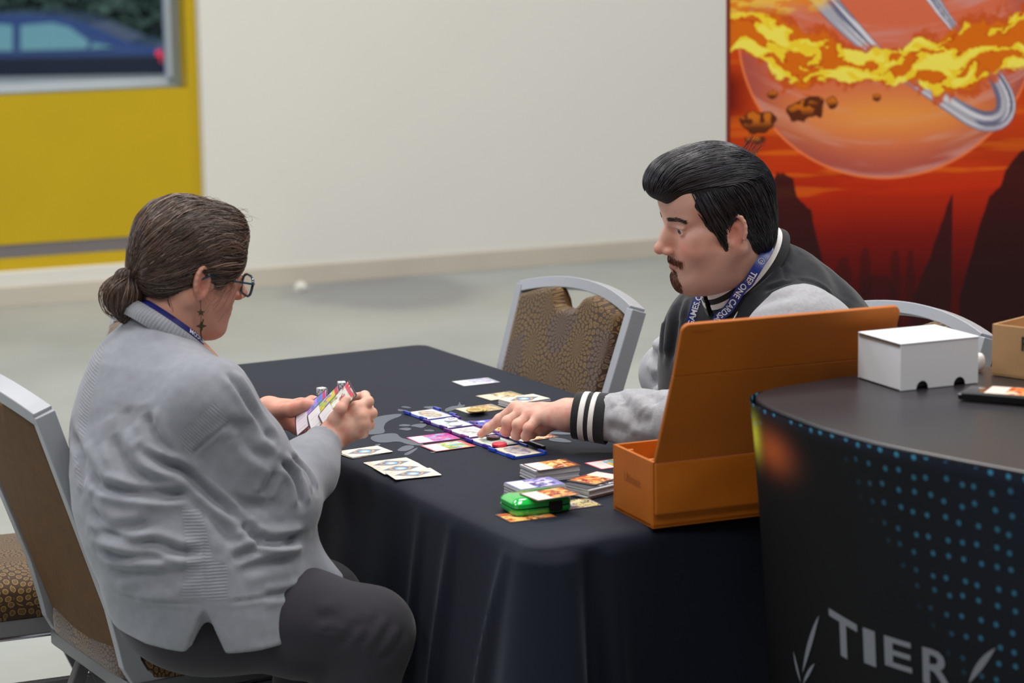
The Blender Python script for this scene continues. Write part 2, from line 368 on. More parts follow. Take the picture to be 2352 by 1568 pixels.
# ------------------------------------------------------------------ chairs
def fabric_material():
    mt = mat('brown_dahlia_fabric', (84, 52, 24), .75, spec=.25, sheen=.3); nt = mt.node_tree; N = nt.nodes; L = nt.links; b = N['Principled BSDF']
    uv = N.new('ShaderNodeAttribute'); uv.attribute_name = 'cloth'; 
    def M(op, a, b_=None, c=None):
        n = N.new('ShaderNodeMath'); n.operation = op
        for i, q in enumerate((a, b_, c)):
            if q is None: continue
            if isinstance(q, (int, float)): n.inputs[i].default_value = q
            else: L.new(q, n.inputs[i])
        return n.outputs[0]
    vo = N.new('ShaderNodeTexVoronoi'); vo.voronoi_dimensions = '2D'; vo.inputs['Scale'].default_value = 11.5; vo.inputs['Randomness'].default_value = .75
    L.new(uv.outputs['Vector'], vo.inputs['Vector'])
    su = N.new('ShaderNodeVectorMath'); su.operation = 'SUBTRACT'; L.new(uv.outputs['Vector'], su.inputs[0]); L.new(vo.outputs['Position'], su.inputs[1])
    sp = N.new('ShaderNodeSeparateXYZ'); L.new(su.outputs[0], sp.inputs[0])
    r = M('SQRT', M('ADD', M('MULTIPLY', sp.outputs[0], sp.outputs[0]), M('MULTIPLY', sp.outputs[1], sp.outputs[1])))
    ring = M('MULTIPLY', M('POWER', r, .85), 62.0)
    rf = M('FLOOR', ring)
    ang = M('MULTIPLY_ADD', M('ARCTAN2', sp.outputs[1], sp.outputs[0]), 18 / (2 * PI), M('MULTIPLY', rf, .5))
    fu = M('SUBTRACT', M('FRACT', M('ADD', ang, 80.0)), .5); fv = M('SUBTRACT', M('FRACT', ring), .5)
    e = M('ADD', M('MULTIPLY', M('MULTIPLY', fu, fu), 11.0), M('MULTIPLY', M('MULTIPLY', fv, fv), 3.6))
    ca = N.new('ShaderNodeValToRGB'); el = ca.color_ramp.elements
    el[0].position = 0; el[0].color = (.40, .40, .40, 1); el[1].position = 1; el[1].color = (0, 0, 0, 1)
    for p_, v_ in ((.30, .34), (.50, 1.0), (.8, 1.0), (.95, .0)):
        q = el.new(p_); q.color = (v_, v_, v_, 1)
    L.new(e, ca.inputs[0])
    sc = N.new('ShaderNodeSeparateColor'); L.new(vo.outputs['Color'], sc.inputs[0])
    pc = N.new('ShaderNodeValToRGB'); pe = pc.color_ramp.elements; pc.color_ramp.interpolation = 'CONSTANT'
    pe[0].position = 0; pe[0].color = l4((150, 116, 56)); pe[1].position = .4; pe[1].color = l4((132, 112, 96)); q = pe.new(.65); q.color = l4((158, 124, 62))
    L.new(sc.outputs[0], pc.inputs[0])
    mx = N.new('ShaderNodeMix'); mx.data_type = 'RGBA'; mx.inputs[6].default_value = l4((56, 33, 14)); L.new(pc.outputs[0], mx.inputs[7])
    L.new(M('MULTIPLY', ca.outputs[0], .66), mx.inputs[0]); L.new(mx.outputs[2], b.inputs['Base Color'])
    bp = N.new('ShaderNodeBump'); bp.inputs['Strength'].default_value = .3; bp.inputs['Distance'].default_value = .0008; L.new(ca.outputs[0], bp.inputs['Height']); L.new(bp.outputs[0], b.inputs['Normal'])
    return mt
M_fab = fabric_material()
M_backfab = mat('brown_back_vinyl', (92, 64, 32), .7, spec=.3, bump=(120, .35, .001), var=(40, .12))
def set_cloth(o, fn):
    me = o.data; a = me.attributes.new('cloth', 'FLOAT_VECTOR', 'POINT')
    a.data.foreach_set('vector', np.array([fn(v.co) for v in me.vertices], np.float32).ravel())
TOPZ = .905
def back_pt(x, v, n=0.0):
    """point on the chair's reclined back plane; v metres up the slope from the stile foot, n out to the front"""
    s = R(18.5); return (x, -.215 - v * math.sin(s) + n * math.cos(s), .475 + v * math.cos(s) + n * math.sin(s))
BL = (TOPZ - .475) / math.cos(R(18.5))
def make_chair(label):
    t = empty('banquet_chair', (0, 0, 0), 0, label, 'chair', 'brown patterned banquet chairs')
    v, f = superell(.222, .225, .048, .28, .42, 56, 16)
    v = [(x, y, z + .412 + (.012 * (1 - (x / .22) ** 2) * (1 - (y / .22) ** 2) if z > 0 else 0)) for x, y, z in v]
    s = pyd('seat', v, f, M_fab, t, True); set_cloth(s, lambda c: (c.x + 3 - (c.z - .412) * (c.x / .22) ** 5 * 1.0, c.y + 2 - (c.z - .412) * (c.y / .22) ** 5, 0))
    mb = MB()
    for sx in (-1, 1): mb.box((sx * .205, .0, .365), (.026, .42, .034), None, .003)
    for y in (-.2, .2): mb.box((0, y, .365), (.40, .026, .03), None, .003)
    mb.obj('seat_frame', M_darksilver, t)
    mb = MB()
    for sx in (-1, 1):     # stiles: J bend under the seat then straight reclined
        xb, xt = sx * .203, sx * .226
        pts = [(xb, -.10, .366), (xb, -.14, .367), (xb, -.172, .374), (xb, -.195, .392), (xb, -.209, .418), (xb, -.215, .450)]
        for k in range(1, 9): q = BL * k / 8; pts.append(back_pt(xb + (xt - xb) * k / 8, q))
        mb.tube(pts, 0, flat=(.0125, .019), up=(1, 0, 0))
    arc = []
    for k in range(17):
        u = -1 + 2 * k / 16; arc.append(back_pt(.226 * u, BL - .006 + .036 * (1 - u * u), -.004 * 0 - .014 * (1 - u * u)))
    mb.tube(arc, 0, flat=(.013, .019), up=(0, -.3, .95))
    mb.obj('back_frame', M_silver, t, bev=.002)
    # padded back with hand hole scoop at the top
    nu, nv = 40, 36; hx = .21
    vs = []; fs = []
    def topv(u):
        arch = BL - .016 + .036 * (1 - u * u)
        sc = .046 * math.exp(-((abs(u) / .27) ** 5))
        return arch - sc
    for side in (0, 1):
        for j in range(nv + 1):
            for i in range(nu + 1):
                u = -1 + 2 * i / nu; vv = j / nv
                h0 = (-.01 if side == 0 else -.085 + .02 * abs(u)); h = h0 + (topv(u) - h0) * vv
                xx = u * (.192 + .02 * h / BL)
                eu = min(1, (1 - abs(u)) / .06); ev = min(1, min(vv, 1 - vv) / .03)
                pr = math.sqrt(max(0, 1 - (1 - eu) ** 2)) * math.sqrt(max(0, 1 - (1 - ev) ** 2))
                n_ = (.027 * pr + .004 * (1 - u * u)) if side == 0 else -.014 * min(1, pr * 1.3)
                if side == 1: n_ -= .010 * (1 - u * u)
                vs.append(back_pt(xx, h, n_))
    W1 = nu + 1; K = W1 * (nv + 1)
    front = []; rear = []
    for j in range(nv):
        for i in range(nu):
            a = j * W1 + i
            front.append((a, a + W1, a + W1 + 1, a + 1)[::-1]); rear.append((a + K, a + K + W1, a + K + W1 + 1, a + K + 1))
    rim = []
    ring = [i for i in range(W1)] + [j * W1 + nu for j in range(1, nv + 1)] + [nv * W1 + i for i in range(nu - 1, -1, -1)] + [j * W1 for j in range(nv - 1, 0, -1)]
    for a, b_ in zip(ring, ring[1:] + ring[:1]): rim.append((a, b_, b_ + K, a + K)[::-1])
    o = pyd('backrest', vs[:K], front, M_fab, t, True); set_cloth(o, lambda c: (c.x + 1, c.z * 1.05 + 5, 0))
    pyd('back_panel', vs, rear + rim, M_backfab, t, True)
    for sx in (-1, 1):
        for sy in (-1, 1):
            MB().tube([(sx * .205, sy * .12, .37), (sx * .212, sy * .275, .012)], 0, flat=(.0125, .0125), up=(1, 0, 0)).obj('leg', M_darksilver, t, bev=.002)
            MB().lathe([(.015, 0), (.017, .004), (.015, .016)], (sx * .212, sy * .277, 0), 12).obj('foot_glide', M_black_plastic, t)
        z = .235; y = .12 + .155 * (.37 - z) / .358
        MB().tube([(sx * .209, -y, z), (sx * .209, y, z)], 0, flat=(.013, .010), up=(0, 0, 1)).obj('stretcher', M_darksilver, t, bev=.0015)
        y0 = -.02; MB().tube([(sx * .21, y0 - .1, .372), (sx * .214, y0 - .1, .352), (sx * .214, y0 - .088, .344), (sx * .214, y0 + .088, .344), (sx * .214, y0 + .1, .352), (sx * .21, y0 + .1, .372)], .0042, 8).obj('ganging_loop', M_chrome, t, True)
    return t
TA = R(118.5); av = np.array([math.cos(TA), math.sin(TA), 0]); bv = np.array([math.cos(TA - PI / 2), math.sin(TA - PI / 2), 0])
chair = make_chair('brown patterned banquet chair at the left edge, occupied by the woman in grey')
def put_chair(o, topr, facing, base=None):
    """topr: world point of one stile's top; sx which stile; facing angle"""
    rz = facing - PI / 2; sx, P = topr
    lp = back_pt(sx * .226, BL); c, s = math.cos(rz), math.sin(rz)
    o.location = (P[0] - (lp[0] * c - lp[1] * s), P[1] - (lp[0] * s + lp[1] * c), 0); o.rotation_euler = (0, 0, rz)
put_chair(chair, (1, atz(98, 948, TOPZ)), TA - PI / 2 + R(2))
c3 = copy_tree(chair); c3['label'] = 'empty brown patterned banquet chair beyond the table, its hand hole in view'
put_chair(c3, (-1, atz(1462, 712, TOPZ)), TA + PI / 2 + R(3))
c2 = copy_tree(chair); c2['label'] = 'empty banquet chair behind the occupied one, its seat turned away from the table'
put_chair(c2, (1, atz(280, 724, TOPZ)), TA + PI / 2 - R(6))
c4 = copy_tree(chair); c4['label'] = 'banquet chair under the man, its frame corner showing behind the white box'
put_chair(c4, (-1, atz(2268, 776, TOPZ)), TA + PI / 2 + R(4))
# ================================================================== TABLE
TZ = .75
TN = np.array([.030, 3.765, 0.0]); TL, TW = 1.80, .71     # near-left corner, length along av, width along bv
def tpt(a, b_, z=TZ): return TN + av * a + bv * b_ + np.array([0, 0, z])
MT = Matrix(((av[0], bv[0], 0, TN[0]), (av[1], bv[1], 0, TN[1]), (0, 0, 1, 0), (0, 0, 0, 1)))
tb = empty('folding_table', tuple(tpt(TL / 2, TW / 2, 0)), 0, 'rectangular folding table hidden under the black cloth', 'table')
TBI = Matrix.Translation(-Vector(tb.location)) @ MT
MB().box((TL / 2, TW / 2, TZ - .024), (TL - .05, TW - .05, .03), TBI).obj('tabletop', mat('table_laminate', (120, 110, 95), .6), tb)
for (a_, b_) in ((.2, .12), (.2, TW - .12), (TL - .2, .12), (TL - .2, TW - .12)):
    MB().tube([(a_, b_, .0), (a_, b_, TZ - .04)], .014, 10, TBI).obj('leg', M_darksilver, tb, True)
# cloth
def cloth():
    rc = .045; segs = []
    def corner(cx, cy, a0):
        for k in range(13):
            a = a0 + PI / 2 * k / 12; segs.append((cx + rc * math.cos(a), cy + rc * math.sin(a), math.cos(a), math.sin(a)))
    def edge(p, q, nx, ny, n):
        for k in range(1, n): t = k / n; segs.append((p[0] + (q[0] - p[0]) * t, p[1] + (q[1] - p[1]) * t, nx, ny))
    # local a (0..TL), b (0..TW), clockwise handled by order
    corner(rc, rc, PI); edge((rc, 0), (TL - rc, 0), 0, -1, 150); corner(TL - rc, rc, -PI / 2); edge((TL, rc), (TL, TW - rc), 1, 0, 60)
    corner(TL - rc, TW - rc, 0); edge((TL - rc, TW), (rc, TW), 0, 1, 150); corner(rc, TW - rc, PI / 2); edge((0, TW - rc), (0, rc), -1, 0, 60)
    P = np.array(segs); n = len(P)
    d = np.r_[0, np.cumsum(np.hypot(*np.diff(P[:, :2], axis=0).T))]; Lp = d[-1] + .01
    rings = []; zs = []
    dmins = [np.min([np.hypot(P[:, 0] - cx, P[:, 1] - cy) for (cx, cy) in ((0, 0), (TL, 0), (TL, TW), (0, TW))], axis=0)][0]
    cornerw = np.exp(-(dmins / .10) ** 2)
    fold = (vn(d * 7.0, d * 0, 3) - .5) * .9 + .5 * np.sin(d * 34 + 3 * vn(d * 3, d * 0, 8)) * vn(d * 4, 0 * d, 12)
    seam = np.minimum(d, Lp - d)
    fold = fold * np.clip(seam / .15, 0, 1)
    near = np.hypot(P[:, 0], P[:, 1]); side = np.sign(P[:, 0] - P[:, 1])
    s = d.copy(); s[s > Lp / 2] -= Lp      # signed distance along the edge from the near-left corner start
    rows = [(.70, 0), (.40, 0), (.15, 0), (.036, 0), (.026, .0004), (.016, .002), (.008, .0052), (.003, .0095), (0, .016)]
    for k in range(1, 49): rows.append((None, .016 + (.72) * (k / 48) ** 1.15))
    V = []
    for (ins, dep) in rows:
        if ins is not None:
            x = P[:, 0] - P[:, 2] * ins * .45; y = P[:, 1] - P[:, 3] * ins * .45
            # shrink toward the long centre line
            x = TL / 2 + (P[:, 0] - TL / 2) * (1 - ins * .9 * .5) if ins > .1 else P[:, 0] - P[:, 2] * ins
            y = TW / 2 + (P[:, 1] - TW / 2) * (1 - ins) if ins > .1 else P[:, 1] - P[:, 3] * ins
            z = np.full(n, TZ - dep)
        else:
            q = dep / .74
            off = .002 + .03 * q + fold * .022 * q + cornerw * (.004 + .10 * q)
            bx = P[:, 1] > TW - .001; off = off - .20 * bx * sst(.12, .3, P[:, 0]) * sst(TL - .1, TL - .3, P[:, 0]) * min(1, dep / .12)
            # corner fold: groove just right of the near-left corner, ridge on both sides
            g = .055 * q ** .6 * (np.exp(-((s + .055) / .02) ** 2) * -1 + np.exp(-((s + .005) / .03) ** 2) * .8 + np.exp(-((s + .10) / .02) ** 2) * .5)
            dg = .020 * math.sin(PI * min(1, q * 1.6)) * (np.exp(-((s - .10 - .22 * q) / (.012 + .02 * q)) ** 2) + .7 * np.exp(-((s - .30 - .16 * q) / .016) ** 2) + .5 * np.exp(-((s - .42 - .14 * q) / .014) ** 2))
            off = off + g + dg
            x = P[:, 0] + P[:, 2] * off; y = P[:, 1] + P[:, 3] * off; z = np.full(n, TZ - dep)
        V.append(np.c_[x, y, z])
    V = np.concatenate(V); f = []
    R_ = len(rows)
    for j in range(R_ - 1):
        for i in range(n):
            k = (i + 1) % n; f.append((j * n + i, j * n + k, (j + 1) * n + k, (j + 1) * n + i)[::-1])
    f.append(tuple(range(n)))
    W_ = V[:, :1] * av + V[:, 1:2] * bv + TN; W_[:, 2] = V[:, 2]
    return W_, f
M_cloth = mat('black_table_cloth', (17, 22, 37), .7, spec=.22, sheen=.07, bump=(700, .25, .0006))
nt = M_cloth.node_tree; nt.nodes['Principled BSDF'].inputs['Sheen Roughness'].default_value = .45; nt.nodes['Principled BSDF'].inputs['Sheen Tint'].default_value = (.75, .85, 1, 1)
v, f = cloth()
CLOTH = pyd('tablecloth', v, f, M_cloth, None, True); tag(CLOTH, 'black cloth draped to the floor over the gaming table', 'tablecloth')
# pale printed design on the cloth, spread under the cards
def px_poly(pts, z): return [tuple(atz(x, y, z)) for x, y in pts]
def z3(*a): return [(580 + a[i] / 4.356, 840 + a[i + 1] / 4.356) for i in range(0, len(a), 2)]
def z4(*a): return [(900 + a[i] / 3.92, 840 + a[i + 1] / 3.92) for i in range(0, len(a), 2)]
design = [z3(1200, 520, 1330, 490, 1500, 475, 1480, 505, 1390, 535, 1330, 570, 1310, 620, 1330, 660, 1290, 680, 1120, 690, 1130, 610),
          z3(1170, 720, 1220, 690, 1440, 665, 1480, 720, 1560, 735, 1700, 770, 1720, 800, 1560, 790, 1460, 750, 1330, 770, 1220, 760),
          z3(1440, 840, 1530, 790, 1640, 800, 1560, 850, 1470, 855), z3(1500, 890, 1570, 850, 1660, 810, 1640, 840, 1560, 895), z3(1210, 790, 1290, 775, 1260, 805),
          z3(1460, 590, 1520, 580, 1590, 590, 1560, 605, 1470, 602), z3(1450, 630, 1530, 615, 1600, 625, 1560, 650, 1500, 640), z3(1560, 600, 1660, 575, 1760, 580, 1700, 625, 1640, 610),
          z3(1470, 410, 1530, 400, 1600, 420, 1560, 425), z3(1450, 430, 1490, 435, 1560, 450, 1460, 455), z3(1690, 410, 1800, 400, 1900, 420, 1880, 440, 1760, 430), z3(1920, 430, 2000, 400, 2060, 400, 2070, 350, 2085, 395, 2130, 385, 2120, 410, 2050, 430, 1930, 465),
          z3(1650, 560, 1750, 545, 1720, 570), z3(1700, 640, 1800, 635, 1830, 655, 1740, 655),
          z4(1330, 540, 1500, 548, 1640, 560, 1610, 572, 1480, 566, 1350, 562), z4(1350, 595, 1500, 590, 1660, 612, 1560, 620, 1420, 612), z4(1430, 640, 1540, 650, 1640, 685, 1560, 692, 1400, 672),
          z4(1180, 668, 1250, 678, 1210, 692), z4(330, 775, 400, 770, 380, 786), z4(640, 500, 760, 490, 840, 500, 760, 520)]
mb = MB()
for i, pl in enumerate(design):
    q = px_poly(pl, TZ + .0004 + .00002 * i); 
    # smooth the outline (Chaikin)
    for _ in range(2):
        nq = []
        for a, b_ in zip(q, q[1:] + q[:1]):
            nq.append(tuple(np.array(a) * .75 + np.array(b_) * .25)); nq.append(tuple(np.array(a) * .25 + np.array(b_) * .75))
        q = nq
    mb.add(q, [tuple(range(len(q)))])
tag(mb.obj('printed_design', mat('grey_cloth_print', (70, 80, 92), .8, sheen=.3), CLOTH), 'grey splashed print', kind='stuff')

# ------------------------------------------------------------------ playing cards
CW, CL, CT = .063, .088, .0006
def card_art(u, v, kind, seed, pal):
    """u along the long side, v along the short; pal = [frame, text box, art a, art b, art c]"""
    pal = [lin(c) for c in pal]; e = np.minimum(np.minimum(u * CL, (1 - u) * CL), np.minimum(v * CW, (1 - v) * CW)) * 1000
    if kind == 'back':
        c = np.broadcast_to(lin((238, 232, 222)), u.shape + (3,)).copy(); du = (u - .5) * CL * 1000; dv = (v - .5) * CW * 1000
        dia = np.abs(du) / 37 + np.abs(dv) / 25
        c = mix(c, lin((62, 76, 112)), sst(1.02, .97, dia) * (1 - .3 * fbm(u * 9, v * 9, seed)))
        star = np.minimum(np.abs(du) / 38 + np.abs(dv) / 9, np.abs(du) / 11 + np.abs(dv) / 27)
        rr = np.hypot(du, dv * 1.15)
        c = mix(c, lin((74, 120, 170)), sst(21, 18, rr)); c = mix(c, lin((214, 164, 90)), sst(3.0, 1.5, np.abs(rr - 18 - 2 * np.sin(np.arctan2(dv, du) * 3))) * .85)
        c = mix(c, lin((150, 200, 235)), sst(13, 9, rr)); c = mix(c, lin((240, 244, 255)), sst(8, 3, rr))
        return mix(c, lin((206, 170, 110)), ((fbm(u * 22, v * 22, 5) > .6) & (dia > 1.05)).astype(float) * .6)
    n1_ = fbm(u * 6 + seed * 3.1, v * 5 + seed, seed); n2_ = fbm(u * 11 + seed, v * 9 - seed, seed + 7); n3_ = fbm(u * 4 - seed, v * 4, seed + 3)
    art = mix(mix(np.broadcast_to(pal[2], u.shape + (3,)), pal[3], sst(.42, .56, n1_)), pal[4], sst(.52, .62, n2_))
    art = art * (0.65 + .8 * n3_)[..., None]; art = mix(art, lin((245, 240, 235)), sst(.66, .74, n3_) * .8)
    if kind == 'land':       # oval landscape on a pale ground
        rr = np.hypot((u - .5) / .42, (v - .5) / .34); c = mix(np.broadcast_to(pal[1], u.shape + (3,)).copy(), art, sst(1.02, .94, rr) * .85)
        c = mix(c, pal[0], ((v > .93) | (v < .07)) * .55)
    elif kind == 'full':
        c = art * 1.1; c = mix(c, lin((255, 196, 120)), sst(.55, .7, n3_) * .6)
    elif kind == 'yellow':
        fl = (vn(u * 60, v * 16, seed) > .40).astype(float) * (np.sin(v * 58) > -.55); c = mix(art * .7, lin((232, 214, 128)), fl * sst(.50, .47, u) * sst(.05, .07, u)); 
    else:
        c = art; tb_ = sst(.38, .365, u)
        c = mix(c, pal[1], tb_)
        lines = ((np.sin(v * 46) > .45) & (u > .08) & (u < .31) & (v > .14) & (v < .86)).astype(float)
        if kind == 'text': c = mix(c, lin((60, 50, 40)), lines * .75)
        else: c = mix(c, c * .45, lines * .30)
        c = mix(c, lin((206, 44, 84)), ((u > .86) & (u < .95) & (v > .14)) * .9) if kind == 'hand' else mix(c, pal[0], ((u > .90)) * .8)
    return mix(c, pal[0], sst(2.6, 2.0, e))
def card_mesh(kind, seed, pal, nu=44, nv=32, L_=CL, W_=CW, th=CT, rc=.003, bend=0):
    us = np.linspace(0, 1, nu + 1); vs_ = np.linspace(0, 1, nv + 1); U, V = np.meshgrid(us, vs_)
    X = (U - .5) * L_; Y = (V - .5) * W_
    cx = L_ / 2 - rc; cy = W_ / 2 - rc; dx = np.abs(X) - cx; dy = np.abs(Y) - cy; k = (dx > 0) & (dy > 0); h = np.hypot(dx, dy)
    s = np.where(k & (h > rc), rc / np.maximum(h, 1e-9), 1.0)
    X = np.where(k, np.sign(X) * (cx + dx * s), X); Y = np.where(k, np.sign(Y) * (cy + dy * s), Y)
    Z = np.full_like(X, th) + bend * (1 - (2 * V - 1) ** 2)
    C_ = card_art(U, V, kind, seed, pal)
    v = [(x, y, z) for x, y, z in zip(X.ravel(), Y.ravel(), Z.ravel())]; n = len(v); W1 = nu + 1; f = []
    for j in range(nv):
        for i in range(nu): a = j * W1 + i; f.append((a, a + 1, a + W1 + 1, a + W1))
    ring = list(range(W1)) + [j * W1 + nu for j in range(1, nv + 1)] + [nv * W1 + i for i in range(nu - 1, -1, -1)] + [j * W1 for j in range(nv - 1, 0, -1)]
    v += [(v[i][0], v[i][1], v[i][2] - th) for i in ring]; m_ = len(ring)
    for i in range(m_): f.append((ring[i], n + i, n + (i + 1) % m_, ring[(i + 1) % m_]))
    f.append(tuple(n + i for i in range(m_))[::-1])
    cols = np.concatenate([C_.reshape(-1, 3), np.tile(lin((225, 222, 218)), (m_, 1))])
    me = bpy.data.meshes.new('playing_card'); me.from_pydata(v, [], f); me.update(); set_col(me, cols); me.materials.append(M_card)
    return me
angB = math.atan2(bv[1], bv[0]); angA = angB + PI / 2
PAL = dict(back=[(240, 235, 225)] * 5,
    pink=[(196, 40, 140), (240, 225, 238), (120, 170, 220), (150, 60, 160), (220, 90, 140)],
    red=[(214, 40, 80), (240, 226, 222), (120, 170, 90), (110, 170, 220), (240, 190, 70)],
    fire=[(70, 25, 20), (244, 236, 228), (232, 140, 60), (250, 220, 150), (150, 50, 30)],
    violet=[(120, 120, 190), (240, 238, 248), (110, 100, 180), (190, 180, 230), (60, 50, 120)],
    orange=[(60, 30, 30), (246, 225, 215), (240, 120, 40), (250, 190, 110), (140, 30, 30)],
    tan=[(150, 140, 120), (226, 214, 190), (196, 150, 90), (214, 190, 140), (120, 110, 90)],
    pale=[(150, 160, 175), (232, 234, 238), (190, 196, 214), (214, 190, 200), (150, 160, 190)],
    dark=[(22, 22, 30), (70, 70, 80), (40, 40, 60), (120, 60, 70), (200, 200, 205)],
    blue=[(50, 50, 150), (80, 100, 200), (60, 80, 190), (140, 120, 220), (40, 40, 110)],
    hand1=[(70, 20, 60), (236, 226, 236), (130, 160, 230), (186, 150, 230), (110, 130, 210)], hand2=[(50, 24, 60), (240, 236, 240), (220, 190, 60), (160, 190, 90), (130, 110, 190)], hand3=[(60, 16, 50), (238, 234, 238), (150, 176, 110), (226, 230, 220), (176, 60, 90)],
    land1=[(70, 66, 130), (240, 234, 222), (150, 150, 150), (120, 125, 130), (214, 170, 120)],
    land2=[(90, 110, 150), (238, 238, 230), (150, 190, 170), (170, 190, 220), (110, 130, 110)],
    land3=[(110, 110, 130), (236, 230, 224), (190, 186, 184), (214, 214, 214), (150, 140, 150)],
    land4=[(90, 110, 120), (234, 238, 228), (160, 190, 170), (190, 205, 200), (110, 140, 130)],
    land5=[(80, 70, 110), (240, 232, 206), (170, 168, 170), (140, 120, 170), (190, 190, 180)])
GC = 'loose playing cards on the table'
def card(px, py, ang, kind, pal, seed, label, z=TZ + .0008, group=GC, flip=False, tilt=0.0, cat='card'):
    P = atz(px, py, z); o = bpy.data.objects.new('playing_card', card_mesh(kind, seed, PAL[pal])); col.objects.link(o)
    o.location = tuple(P); o.rotation_euler = (tilt, 0, ang + (PI if flip else 0)); return tag(o, label, cat, group)
card(838, 1037, angB + R(3), 'back', 'back', 1, 'blue and cream patterned card back lying alone nearest the sleeve of the woman in grey', TZ + .0022)
card(836, 1039, angB + R(6), 'back', 'back', 2, 'card almost hidden under the single patterned card back by the grey sleeve', TZ + .0008)
card(899, 1064, angB - R(2), 'back', 'back', 1, 'rearmost of the three overlapping patterned card backs at the near table edge')
card(921, 1076, angB - R(5), 'back', 'back', 2, 'middle one of the three overlapping patterned card backs at the near table edge', TZ + .0018)
card(949, 1088, angB - R(7), 'back', 'back', 3, 'front, fully visible one of the three overlapping patterned card backs', TZ + .0028)
card(995, 1006, angB - R(2), 'art', 'pink', 4, 'magenta edged card face up left of the card row, the rear one of a pair')
card(1029, 1024, angB + R(1), 'art', 'red', 5, 'red tipped card face up left of the card row, the nearer one of a pair', TZ + .0018)
card(1093, 877, angB - R(2), 'art', 'pale', 6, 'single pale card alone at the far right edge of the table')
card(1150, 909, angB + R(4), 'art', 'tan', 7, 'tan illustrated card beside the deck behind the pointing hand')
card(1103, 939, angB + R(2), 'art', 'tan', 8, 'tan card lying under the stack of gold coins')
card(1118, 972, angB - R(3), 'art', 'blue', 9, 'blue and violet card behind the pointing finger')
card(1148, 989, angB - R(1), 'art', 'fire', 10, 'pale card with brown picture under the pointing hand')
card(1222, 1003, angB + R(2), 'art', 'fire', 11, 'cream card with dark border just below the curled fingers')
card(1296, 974, angB + R(4), 'art', 'pale', 12, 'white card tip showing right of the pointing hand')
card(1408, 1064, angB, 'art', 'red', 13, 'card mostly hidden behind the orange box')
card(612, 934, angB - R(6), 'art', 'red', 14, 'red and white card on the cloth behind the left hand of the woman')
card(1208, 1184, angB - R(4), 'full', 'orange', 15, 'orange card under the green case, at its left and front')
card(1316, 1158, angB - R(4), 'yellow', 'dark', 17, 'dark card with yellow text block right of the green case', flip=True)
# ink of the yellow text block on that card is its own print
# ------------------------------------------------------------------ the row of five clear holders with landscape cards
rows = [(988, 951, 'land1', (30, 70, 200)), (1034, 971, 'land2', (84, 40, 150)), (1083, 992, 'land3', (120, 40, 140)), (1133, 1014, 'land4', (60, 50, 170)), (1188, 1036, 'land5', (20, 80, 210))]
words = ['rearmost', 'second from the back', 'middle', 'second from the front', 'frontmost']
for i, (x, y, pal, hc) in enumerate(rows):
    P = atz(x, y, TZ + .003)
    lab = ['blue', 'violet', 'purple', 'indigo', 'bright blue'][i]
    h = empty('card_holder', (P[0], P[1], TZ + .0005), angA + R(2), '%s clear plastic card holder, %s of the row of five' % (lab, words[i]), 'card holder', 'card holders in a row')
    hm = mat('holder_plastic_%s' % lab.replace(' ', '_'), hc, .12, spec=.6, alpha=.82, coat=.5)
    MB().box((0, 0, .001), (.093, .070, .002), None, .0006).obj('tray', hm, h)
    for sx in (-1, 1):
        for sy in (-1, 1):
            MB().box((sx * .034, sy * .0345, .004), (.026, .005, .006), None, .0012).obj('clip', hm, h)
    c_ = bpy.data.objects.new('playing_card', card_mesh('land', 20 + i, PAL[pal])); col.objects.link(c_)
    c_.location = (P[0], P[1], TZ + .0028 + .0002 * i); c_.rotation_euler = (0, 0, angA + R(2)); tag(c_, 'card with grey oval picture in the %s holder, %s of the row' % (lab, words[i]), 'card', 'landscape cards in the holders')
# extra bars of holders on the man's side
for (x, y, hc, nm) in ((1146, 996, (110, 60, 160), 'violet'), (1228, 1020, (30, 28, 50), 'dark')):
    P = atz(x, y, TZ + .003); h = empty('card_holder', (P[0], P[1], TZ + .0005), angA, '%s plastic holder bar right of the row, beside the curled fingers' % nm, 'card holder', 'card holders beside the hand')
    MB().box((0, 0, .003), (.075, .007, .006), None, .0015).obj('bar', mat('holder_bar_' + nm, hc, .15, spec=.6, coat=.5), h)
# ------------------------------------------------------------------ tokens, coins, dice
def disc(name, px, py, z, r, h, m, label, cat, group, face=None, fcol=None):
    P = atz(px, py, z + h); o = empty(name, (P[0], P[1], z), angB, label, cat, group)
    MB().lathe([(r * .9, 0), (r, h * .2), (r, h * .8), (r * .92, h)], (0, 0, 0), 36).obj('body', m, o, True)
    if face: face(o, r, h)
    return o
ink = mat('token_ink', (60, 20, 60), .5)
def smile(o, r, h):
    mb = MB(); mb.tube([(r * .5 * math.cos(a), r * .5 * math.sin(a), h + .0002) for a in np.linspace(PI * 1.1, PI * 1.9, 12)], .0007, 5)
    for s in (-1, 1): mb.lathe([(.0011, 0), (.0011, .0006)], (s * r * .3, r * .25, h), 10)
    mb.obj('printed_face', ink, o)
wtok = mat('white_token', (238, 232, 244), .35)
disc('round_token', 1036, 961, TZ + .004, .0135, .004, wtok, 'white round token with a drawn smile on the second card of the row', 'token', 'round tokens', smile)
disc('round_token', 1047, 972, TZ + .004, .0135, .0035, wtok, 'plain white round token just in front of the smiling one', 'token', 'round tokens')
def ringf(o, r, h):
    MB().tube([(r * .55 * math.cos(a), r * .55 * math.sin(a), h) for a in np.linspace(0, 2 * PI, 25)[:-1]], .001, 6, closed=True).obj('pale_ring', mat('token_pale_ring', (215, 190, 200), .4), o)
disc('round_token', 1133, 1002, TZ + .004, .0135, .005, mat('dark_brown_token', (62, 22, 28), .3), 'dark brown round token with a pale ring near the pointing fingertip', 'token', 'round tokens', ringf)
disc('round_token', 1147, 1017, TZ + .004, .0145, .006, mat('red_token', (226, 52, 76), .3), 'bright red round token on the fourth card of the row', 'token', 'round tokens', None)
